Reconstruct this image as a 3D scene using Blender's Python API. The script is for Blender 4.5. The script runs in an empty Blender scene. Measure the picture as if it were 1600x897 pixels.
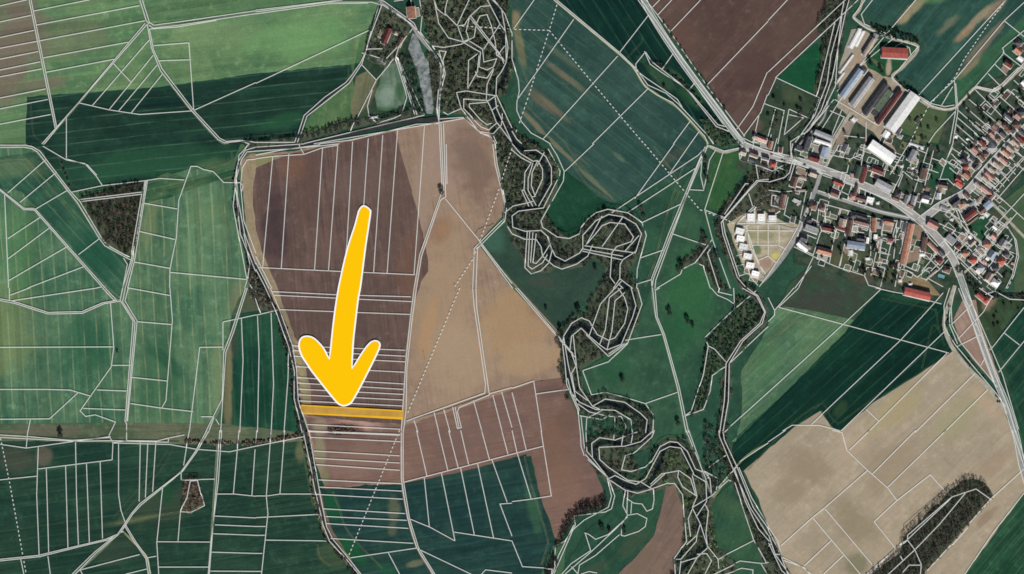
import bpy, math, random
import numpy as np
from mathutils import Vector

# ------------------------------------------------------------------ camera, sky, sun, exposure
SC = bpy.context.scene
COL = SC.collection
rng = np.random.default_rng(7)
random.seed(7)
CX, CY = 800.0, 448.5            # one metre per unit; map x grows east, map y grows south from the north-west corner
cam_d = bpy.data.cameras.new('camera'); cam = bpy.data.objects.new('camera', cam_d); COL.objects.link(cam)
CAM_H = 3200.0
cam.location = (0, 0, CAM_H); cam.rotation_euler = (0, 0, 0)
cam_d.sensor_width = 36.0; cam_d.lens = 36.0 * CAM_H / 1600.0
cam_d.clip_start = 50.0; cam_d.clip_end = 30000.0
SC.camera = cam
SUN_AZ, SUN_EL = math.radians(167.0), math.radians(35.0)
world = bpy.data.worlds.new('World'); SC.world = world; world.use_nodes = True
wn = world.node_tree; wn.nodes.clear()
wo = wn.nodes.new('ShaderNodeOutputWorld'); wb = wn.nodes.new('ShaderNodeBackground'); ws = wn.nodes.new('ShaderNodeTexSky')
ws.sky_type = 'NISHITA'; ws.sun_disc = False; ws.sun_elevation = SUN_EL; ws.sun_rotation = SUN_AZ
wb.inputs['Strength'].default_value = 0.05
wn.links.new(ws.outputs[0], wb.inputs['Color']); wn.links.new(wb.outputs[0], wo.inputs['Surface'])
sd = bpy.data.lights.new('sun', 'SUN'); sun = bpy.data.objects.new('sun', sd); COL.objects.link(sun)
sd.energy = 5.0; sd.angle = math.radians(0.5); sd.color = (1.0, 0.97, 0.925)
sun.location = (0, -300, 600)
dirv = Vector((math.sin(SUN_AZ) * math.cos(SUN_EL), math.cos(SUN_AZ) * math.cos(SUN_EL), math.sin(SUN_EL)))
sun.rotation_euler = dirv.to_track_quat('Z', 'Y').to_euler()
SC.view_settings.view_transform = 'Standard'; SC.view_settings.look = 'None'
SC.view_settings.exposure = 0.06; SC.view_settings.gamma = 1.0; SC.view_settings.use_curve_mapping = False
SC.render.engine = 'CYCLES'
SC.cycles.filter_width = 1.7
SC.cycles.max_bounces = 5

# ------------------------------------------------------------------ helpers
def W(x, y, z=0.0):
    return (x - CX, CY - y, z)

def lin(c):
    out = []
    for v in c:
        v = v / 255.0
        out.append(v / 12.92 if v <= 0.04045 else ((v + 0.055) / 1.055) ** 2.4)
    return tuple(out)

def tag(o, label=None, cat=None, group=None, kind=None):
    if label: o['label'] = label
    if cat: o['category'] = cat
    if group: o['group'] = group
    if kind: o['kind'] = kind
    return o

def empty(name, loc, rz=0.0):
    o = bpy.data.objects.new(name, None); COL.objects.link(o)
    o.location = loc; o.rotation_euler = (0, 0, rz); o.empty_display_size = 2.0
    return o

class MB:
    """collects faces; build() links ONE mesh object"""
    def __init__(s): s.v = []; s.f = []; s.m = []
    def quad(s, a, b, c, d, m=0):
        n = len(s.v); s.v += [a, b, c, d]; s.f.append((n, n+1, n+2, n+3)); s.m.append(m)
    def poly(s, pts, m=0):
        n = len(s.v); s.v += list(pts); s.f.append(tuple(range(n, n+len(pts)))); s.m.append(m)
    def box(s, x0, y0, z0, x1, y1, z1, m=0):
        n = len(s.v)
        s.v += [(x0,y0,z0),(x1,y0,z0),(x1,y1,z0),(x0,y1,z0),(x0,y0,z1),(x1,y0,z1),(x1,y1,z1),(x0,y1,z1)]
        for q in ((0,3,2,1),(4,5,6,7),(0,1,5,4),(1,2,6,5),(2,3,7,6),(3,0,4,7)):
            s.f.append(tuple(n+i for i in q)); s.m.append(m)
    def tube(s, p, q, r0, r1, n=7, m=0, cap=True):
        p = Vector(p); q = Vector(q); d = (q-p).normalized()
        a = d.orthogonal().normalized(); b = d.cross(a)
        k = len(s.v)
        for c, r in ((p, r0), (q, r1)):
            for i in range(n):
                t = 2*math.pi*i/n
                s.v.append(tuple(c + a*(r*math.cos(t)) + b*(r*math.sin(t))))
        for i in range(n):
            j = (i+1) % n
            s.f.append((k+i, k+j, k+n+j, k+n+i)); s.m.append(m)
        if cap:
            s.f.append(tuple(k+n+i for i in range(n))); s.m.append(m)
    def build(s, name, mats, parent=None):
        me = bpy.data.meshes.new(name); me.from_pydata(s.v, [], s.f)
        for mm in (mats if isinstance(mats, (list, tuple)) else [mats]): me.materials.append(mm)
        me.polygons.foreach_set('material_index', s.m); me.update()
        o = bpy.data.objects.new(name, me); COL.objects.link(o)
        if parent: o.parent = parent
        return o

def np_mesh(name, verts, quads, mats, col=None, parent=None):
    """fast mesh of quads; col = one natural leaf / twig tint per face"""
    me = bpy.data.meshes.new(name)
    nv, nq = len(verts), len(quads)
    me.vertices.add(nv); me.vertices.foreach_set('co', np.asarray(verts, np.float32).ravel())
    me.loops.add(nq*4); me.loops.foreach_set('vertex_index', np.asarray(quads, np.int32).ravel())
    me.polygons.add(nq); me.polygons.foreach_set('loop_start', np.arange(0, nq*4, 4, dtype=np.int32))
    me.update(calc_edges=True)
    for mm in mats: me.materials.append(mm)
    if col is not None:
        at = me.attributes.new('tint', 'FLOAT_COLOR', 'FACE')
        at.data.foreach_set('color', np.c_[col, np.ones(len(col))].astype(np.float32).ravel())
    o = bpy.data.objects.new(name, me); COL.objects.link(o)
    if parent: o.parent = parent
    return o

def inside(px, py, poly):
    p = np.asarray(poly, float); x, y = np.asarray(px, float), np.asarray(py, float)
    r = np.zeros(x.shape, bool); j = len(p)-1
    for i in range(len(p)):
        xi, yi = p[i]; xj, yj = p[j]
        c = ((yi > y) != (yj > y)) & (x < (xj-xi)*(y-yi)/((yj-yi) if yj != yi else 1e-9)+xi)
        r ^= c; j = i
    return r

def dist_line(px, py, line):
    d = np.full(np.shape(px), 1e9)
    for (x0, y0), (x1, y1) in zip(line[:-1], line[1:]):
        dx, dy = x1-x0, y1-y0; L = dx*dx+dy*dy+1e-9
        t = np.clip(((px-x0)*dx+(py-y0)*dy)/L, 0, 1)
        d = np.minimum(d, np.hypot(px-x0-t*dx, py-y0-t*dy))
    return d

def smooth(pts, n=6):
    """Catmull-Rom through the points"""
    p = [np.array(q, float) for q in pts]; p = [2*p[0]-p[1]] + p + [2*p[-1]-p[-2]]; out = []
    for i in range(1, len(p)-2):
        for k in range(n):
            t = k/n
            out.append(0.5*((2*p[i])+(p[i+1]-p[i-1])*t+(2*p[i-1]-5*p[i]+4*p[i+1]-p[i+2])*t*t+(3*p[i]-p[i-1]-3*p[i+1]+p[i+2])*t**3))
    out.append(p[-2]); return [tuple(q) for q in out]

def S(s):
    a = [float(t) for t in s.split()]
    return list(zip(a[0::2], a[1::2]))

# ------------------------------------------------------------------ materials
class NG:
    def __init__(s, name):
        s.mat = bpy.data.materials.new(name); s.mat.use_nodes = True
        s.t = s.mat.node_tree; s.t.nodes.clear()
        s.out = s.t.nodes.new('ShaderNodeOutputMaterial'); s.b = s.t.nodes.new('ShaderNodeBsdfPrincipled')
        s.t.links.new(s.b.outputs[0], s.out.inputs['Surface'])
        s.b.inputs['Roughness'].default_value = 0.95; s.b.inputs['Specular IOR Level'].default_value = 0.08
    def set(s, inp, v):
        if isinstance(v, bpy.types.NodeSocket): s.t.links.new(v, inp)
        elif isinstance(v, tuple) and len(v) == 3 and inp.type == 'RGBA': inp.default_value = (*v, 1)
        else: inp.default_value = v
    def m(s, op, a, b=0.0, c=0.0):
        n = s.t.nodes.new('ShaderNodeMath'); n.operation = op
        s.set(n.inputs[0], a); s.set(n.inputs[1], b); s.set(n.inputs[2], c); return n.outputs[0]
    def mix(s, f, a, b, mode='MIX'):
        n = s.t.nodes.new('ShaderNodeMix'); n.data_type = 'RGBA'; n.blend_type = mode
        s.set(n.inputs[0], f); s.set(n.inputs[6], a); s.set(n.inputs[7], b); return n.outputs[2]
    def ramp(s, v, lo, hi):
        n = s.t.nodes.new('ShaderNodeMapRange'); n.interpolation_type = 'SMOOTHSTEP'
        s.set(n.inputs[0], v); n.inputs[1].default_value = lo; n.inputs[2].default_value = hi; return n.outputs[0]
    def noise(s, vec, scale, detail=3.0, rough=0.55):
        n = s.t.nodes.new('ShaderNodeTexNoise'); s.set(n.inputs['Vector'], vec)
        n.inputs['Scale'].default_value = scale; n.inputs['Detail'].default_value = detail
        n.inputs['Roughness'].default_value = rough; return n.outputs[0]
    def comb(s, x, y, z=0.0):
        n = s.t.nodes.new('ShaderNodeCombineXYZ'); s.set(n.inputs[0], x); s.set(n.inputs[1], y); s.set(n.inputs[2], z); return n.outputs[0]
    def coords(s):
        tc = s.t.nodes.new('ShaderNodeTexCoord'); sp = s.t.nodes.new('ShaderNodeSeparateXYZ')
        s.t.links.new(tc.outputs['Object'], sp.inputs[0])
        s.P = tc.outputs['Object']
        s.x = s.m('ADD', sp.outputs[0], CX); s.y = s.m('SUBTRACT', CY, sp.outputs[1]); s.z = sp.outputs[2]
        return s
    def done(s, col, bump=None, bs=0.3, bd=0.5):
        s.set(s.b.inputs['Base Color'], col)
        if bump is not None:
            n = s.t.nodes.new('ShaderNodeBump'); n.inputs['Strength'].default_value = bs; n.inputs['Distance'].default_value = bd
            s.set(n.inputs['Height'], bump); s.t.links.new(n.outputs[0], s.b.inputs['Normal'])
        return s.mat

def field_mat(name, base, alt, ang=0.0, streak=0.35, streak_col=None, trams=None, patches=(), mott=90.0, grain=0.32, seed=0.0, mott_amt=0.8, streak_w=4.0, fine=1.0):
    """crop or soil: two tones in large patches, drill / plough streaks along 'ang', tractor tramlines, stains of soil"""
    g = NG(name).coords(); ca, sa = math.cos(math.radians(ang)), math.sin(math.radians(ang))
    u = g.m('ADD', g.m('MULTIPLY', g.x, -sa), g.m('MULTIPLY', g.y, ca))
    w = g.m('ADD', g.m('MULTIPLY', g.x, ca), g.m('MULTIPLY', g.y, sa))
    big = g.noise(g.comb(g.x, g.y, seed), 1.0/mott, 5.0, 0.6)
    col = g.mix(g.m('MULTIPLY', g.ramp(big, 0.36, 0.64), mott_amt), lin(base), lin(alt))
    st = g.noise(g.comb(g.m('DIVIDE', u, streak_w), g.m('DIVIDE', w, 90.0), seed+3), 1.0, 4.0, 0.65)
    sc_ = streak_col or tuple(v*0.62 for v in base)
    col = g.mix(g.m('MULTIPLY', g.ramp(st, 0.42, 0.72), streak), col, lin(sc_))
    st2 = g.noise(g.comb(g.m('DIVIDE', u, streak_w*3.1), g.m('DIVIDE', w, 160.0), seed+9), 1.0, 3.0, 0.6)
    col = g.mix(g.m('MULTIPLY', g.ramp(st2, 0.5, 0.75), streak*0.7), col, lin(tuple(min(255, v*1.22) for v in alt)))
    cl = g.noise(g.comb(g.x, g.y, seed+13), 1.0/14.0, 5.0, 0.7)
    col = g.mix(g.m('MULTIPLY', g.ramp(cl, 0.5, 0.8), 0.45), col, lin(tuple(min(255, v*1.3+8) for v in alt)))
    col = g.mix(g.m('MULTIPLY', g.ramp(cl, 0.48, 0.24), 0.35), col, lin(tuple(v*0.7 for v in base)))
    for (cx, cy, rx, ry, pa, pc, ps) in patches:
        p, q = math.cos(math.radians(pa)), math.sin(math.radians(pa))
        wn_ = g.noise(g.comb(g.x, g.y, cx), 1.0/38.0, 4.0, 0.6); wv = g.m('MULTIPLY', g.m('SUBTRACT', wn_, 0.5), 1.5)
        dx = g.m('SUBTRACT', g.x, cx); dy = g.m('SUBTRACT', g.y, cy)
        a = g.m('DIVIDE', g.m('ADD', g.m('MULTIPLY', dx, p), g.m('MULTIPLY', dy, q)), rx)
        b = g.m('DIVIDE', g.m('ADD', g.m('MULTIPLY', dx, -q), g.m('MULTIPLY', dy, p)), ry)
        d = g.m('ADD', g.m('SQRT', g.m('ADD', g.m('MULTIPLY', a, a), g.m('MULTIPLY', b, b))), wv)
        col = g.mix(g.m('MULTIPLY', g.ramp(d, 1.15, 0.45), ps), col, lin(pc))
    for (period, width, tc, ts, off) in (trams or ()):
        wob = g.m('MULTIPLY', g.m('SUBTRACT', g.noise(g.comb(g.m('DIVIDE', w, 140.0), 0.0, seed+5), 1.0, 2.0), 0.5), 7.0)
        fr = g.m('MULTIPLY', g.m('ABSOLUTE', g.m('SUBTRACT', g.m('FRACT', g.m('DIVIDE', g.m('ADD', g.m('ADD', u, off), wob), period)), 0.5)), period)
        k = g.ramp(fr, width, width*0.25)
        vis = g.ramp(g.noise(g.comb(g.m('DIVIDE', u, 14.0), g.m('DIVIDE', w, 45.0), seed+7), 1.0, 4.0), 0.3, 0.68)
        wn2 = g.t.nodes.new('ShaderNodeTexWhiteNoise'); wn2.noise_dimensions = '1D'
        g.set(wn2.inputs['W'], g.m('FLOOR', g.m('DIVIDE', g.m('ADD', g.m('ADD', u, off), wob), period*0.5)))
        pv = g.m('ADD', 0.88, g.m('MULTIPLY', wn2.outputs['Value'], 0.24)); col = g.mix(1.0, col, g.comb(pv, pv, pv), 'MULTIPLY')
        col = g.mix(g.m('MULTIPLY', g.m('MULTIPLY', k, vis), ts*0.72), col, lin(tc))
    fn = g.noise(g.comb(g.x, g.y, seed), 1.0/(3.2*fine), 4.0, 0.7)
    k = g.m('ADD', 1.0-grain, g.m('MULTIPLY', fn, grain*2.0))
    col = g.mix(1.0, col, g.comb(k, k, k), 'MULTIPLY')
    return g.done(col, g.m('ADD', fn, g.m('MULTIPLY', st, 0.6)), 0.25, 0.6)

def plain_mat(name, base, alt=None, scale=0.5, rough=0.9, spec=0.1, amt=1.0, rnd=0.0, bump=0.0):
    g = NG(name).coords()
    n = g.noise(g.P, scale, 5.0, 0.65)
    col = g.mix(g.m('MULTIPLY', g.ramp(n, 0.32, 0.68), amt), lin(base), lin(alt or tuple(v*0.8 for v in base)))
    if rnd:
        oi = g.t.nodes.new('ShaderNodeObjectInfo')
        k = g.m('ADD', 1.0-rnd, g.m('MULTIPLY', oi.outputs['Random'], 2*rnd))
        col = g.mix(1.0, col, g.comb(k, k, k), 'MULTIPLY')
    g.b.inputs['Roughness'].default_value = rough; g.b.inputs['Specular IOR Level'].default_value = spec
    return g.done(col, n if bump else None, bump, 0.3)

def roof_mat(name, base, alt, pitch=1.1, rough=0.8, spec=0.15):
    """roof covering: courses across the slope, weather streaks, lichen blotches"""
    g = NG(name).coords()
    tc = g.t.nodes.new('ShaderNodeTexCoord'); sp = g.t.nodes.new('ShaderNodeSeparateXYZ'); g.t.links.new(tc.outputs['Object'], sp.inputs[0])
    oi = g.t.nodes.new('ShaderNodeObjectInfo')
    off = g.m('MULTIPLY', oi.outputs['Random'], 300.0)
    v = g.comb(g.m('ADD', sp.outputs[0], off), sp.outputs[1], sp.outputs[2])
    n = g.noise(v, 0.22, 5.0, 0.65)
    col = g.mix(g.ramp(n, 0.3, 0.7), lin(base), lin(alt))
    ln = g.noise(g.comb(g.m('MULTIPLY', g.m('ADD', sp.outputs[0], off), 1.6), g.m('MULTIPLY', sp.outputs[1], 0.12)), 1.0, 3.0)
    col = g.mix(g.m('MULTIPLY', g.ramp(ln, 0.5, 0.72), 0.5), col, lin(tuple(q*0.62 for q in base)))
    co = g.m('ABSOLUTE', g.m('SUBTRACT', g.m('FRACT', g.m('DIVIDE', sp.outputs[2], 0.45)), 0.5))
    col = g.mix(g.m('MULTIPLY', g.ramp(co, 0.12, 0.02), 0.35), col, lin(tuple(q*0.5 for q in base)))
    k = g.m('ADD', 0.80, g.m('MULTIPLY', oi.outputs['Random'], 0.4))
    col = g.mix(1.0, col, g.comb(k, k, k), 'MULTIPLY')
    g.b.inputs['Roughness'].default_value = rough; g.b.inputs['Specular IOR Level'].default_value = spec
    return g.done(col, n, 0.2, 0.3)

def tint_mat(name):
    g = NG(name).coords()
    at = g.t.nodes.new('ShaderNodeAttribute'); at.attribute_name = 'tint'
    n = g.noise(g.P, 0.7, 2.0)
    k = g.m('ADD', 0.7, g.m('MULTIPLY', n, 0.6))
    return g.done(g.mix(1.0, at.outputs['Color'], g.comb(k, k, k), 'MULTIPLY'))

# ------------------------------------------------------------------ sheets on the ground
ZL = [0.05]
def sheet(name, poly, mat, jit=1.2, step=9.0, z=None, n_smooth=0):
    """one flat field / yard sheet with a slightly ragged edge; each lies 12 mm above the one before"""
    if n_smooth: poly = smooth(list(poly)+[poly[0]], n_smooth)[:-1]
    pts = []
    for i in range(len(poly)):
        a = np.array(poly[i], float); b = np.array(poly[(i+1) % len(poly)], float)
        n = max(1, int(np.hypot(*(b-a))//step))
        for k in range(n):
            q = a+(b-a)*k/n
            pts.append(q + (rng.normal(0, jit*0.5, 2) if (jit and k) else 0))
    if z is None: ZL[0] += 0.012; z = ZL[0]
    from mathutils.geometry import tessellate_polygon
    co = [W(p[0], p[1], z) for p in pts]
    tris = tessellate_polygon([[Vector(c) for c in co]])
    f = []
    for t in tris:
        a, b, c = (np.array(co[i]) for i in t)
        f.append(tuple(t) if np.cross(b-a, c-a)[2] > 0 else (t[0], t[2], t[1]))
    me = bpy.data.meshes.new(name); me.from_pydata(co, [], f); me.materials.append(mat); me.update()
    o = bpy.data.objects.new(name, me); COL.objects.link(o); o['kind'] = 'structure'
    return o

def strip_geo(mb, pts, width, z=0.0, zf=None, wj=0.0, m=0):
    p = [np.array(q[:2], float) for q in pts]
    zz = zf if zf is not None else [z]*len(p)
    L, R = [], []
    for i in range(len(p)):
        a = p[max(i-1, 0)]; b = p[min(i+1, len(p)-1)]; d = b-a; l = np.hypot(*d)
        if l < 1e-6: d = np.array([1.0, 0]); l = 1
        n = np.array([-d[1], d[0]])/l
        k = 1.0
        if 0 < i < len(p)-1:
            d1 = (p[i]-a)/(np.hypot(*(p[i]-a))+1e-9); n1 = np.array([-d1[1], d1[0]])
            k = 1/max(0.5, abs(float(n@n1)))
        h = 0.5*width*k*(1+(rng.normal(0, wj) if wj else 0))
        L.append(W(*(p[i]+n*h), zz[i])); R.append(W(*(p[i]-n*h), zz[i]))
    for i in range(len(p)-1):
        mb.quad(L[i], L[i+1], R[i+1], R[i], m)

def resample(pts, step):
    out = [np.array(pts[0], float)]
    for a, b in zip(pts[:-1], pts[1:]):
        a = np.array(a, float); b = np.array(b, float); n = max(1, int(round(np.hypot(*(b-a))/step)))
        out += [a+(b-a)*k/n for k in range(1, n+1)]
    return [tuple(q) for q in out]

def road(name, pts, width, mat, z, wj=0.05, sm=5, step=6.0):
    mb = MB(); q = smooth(pts, sm) if sm else pts
    strip_geo(mb, resample(q, step), width, z, wj=wj)
    o = mb.build(name, mat); o['kind'] = 'structure'; return o
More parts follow.
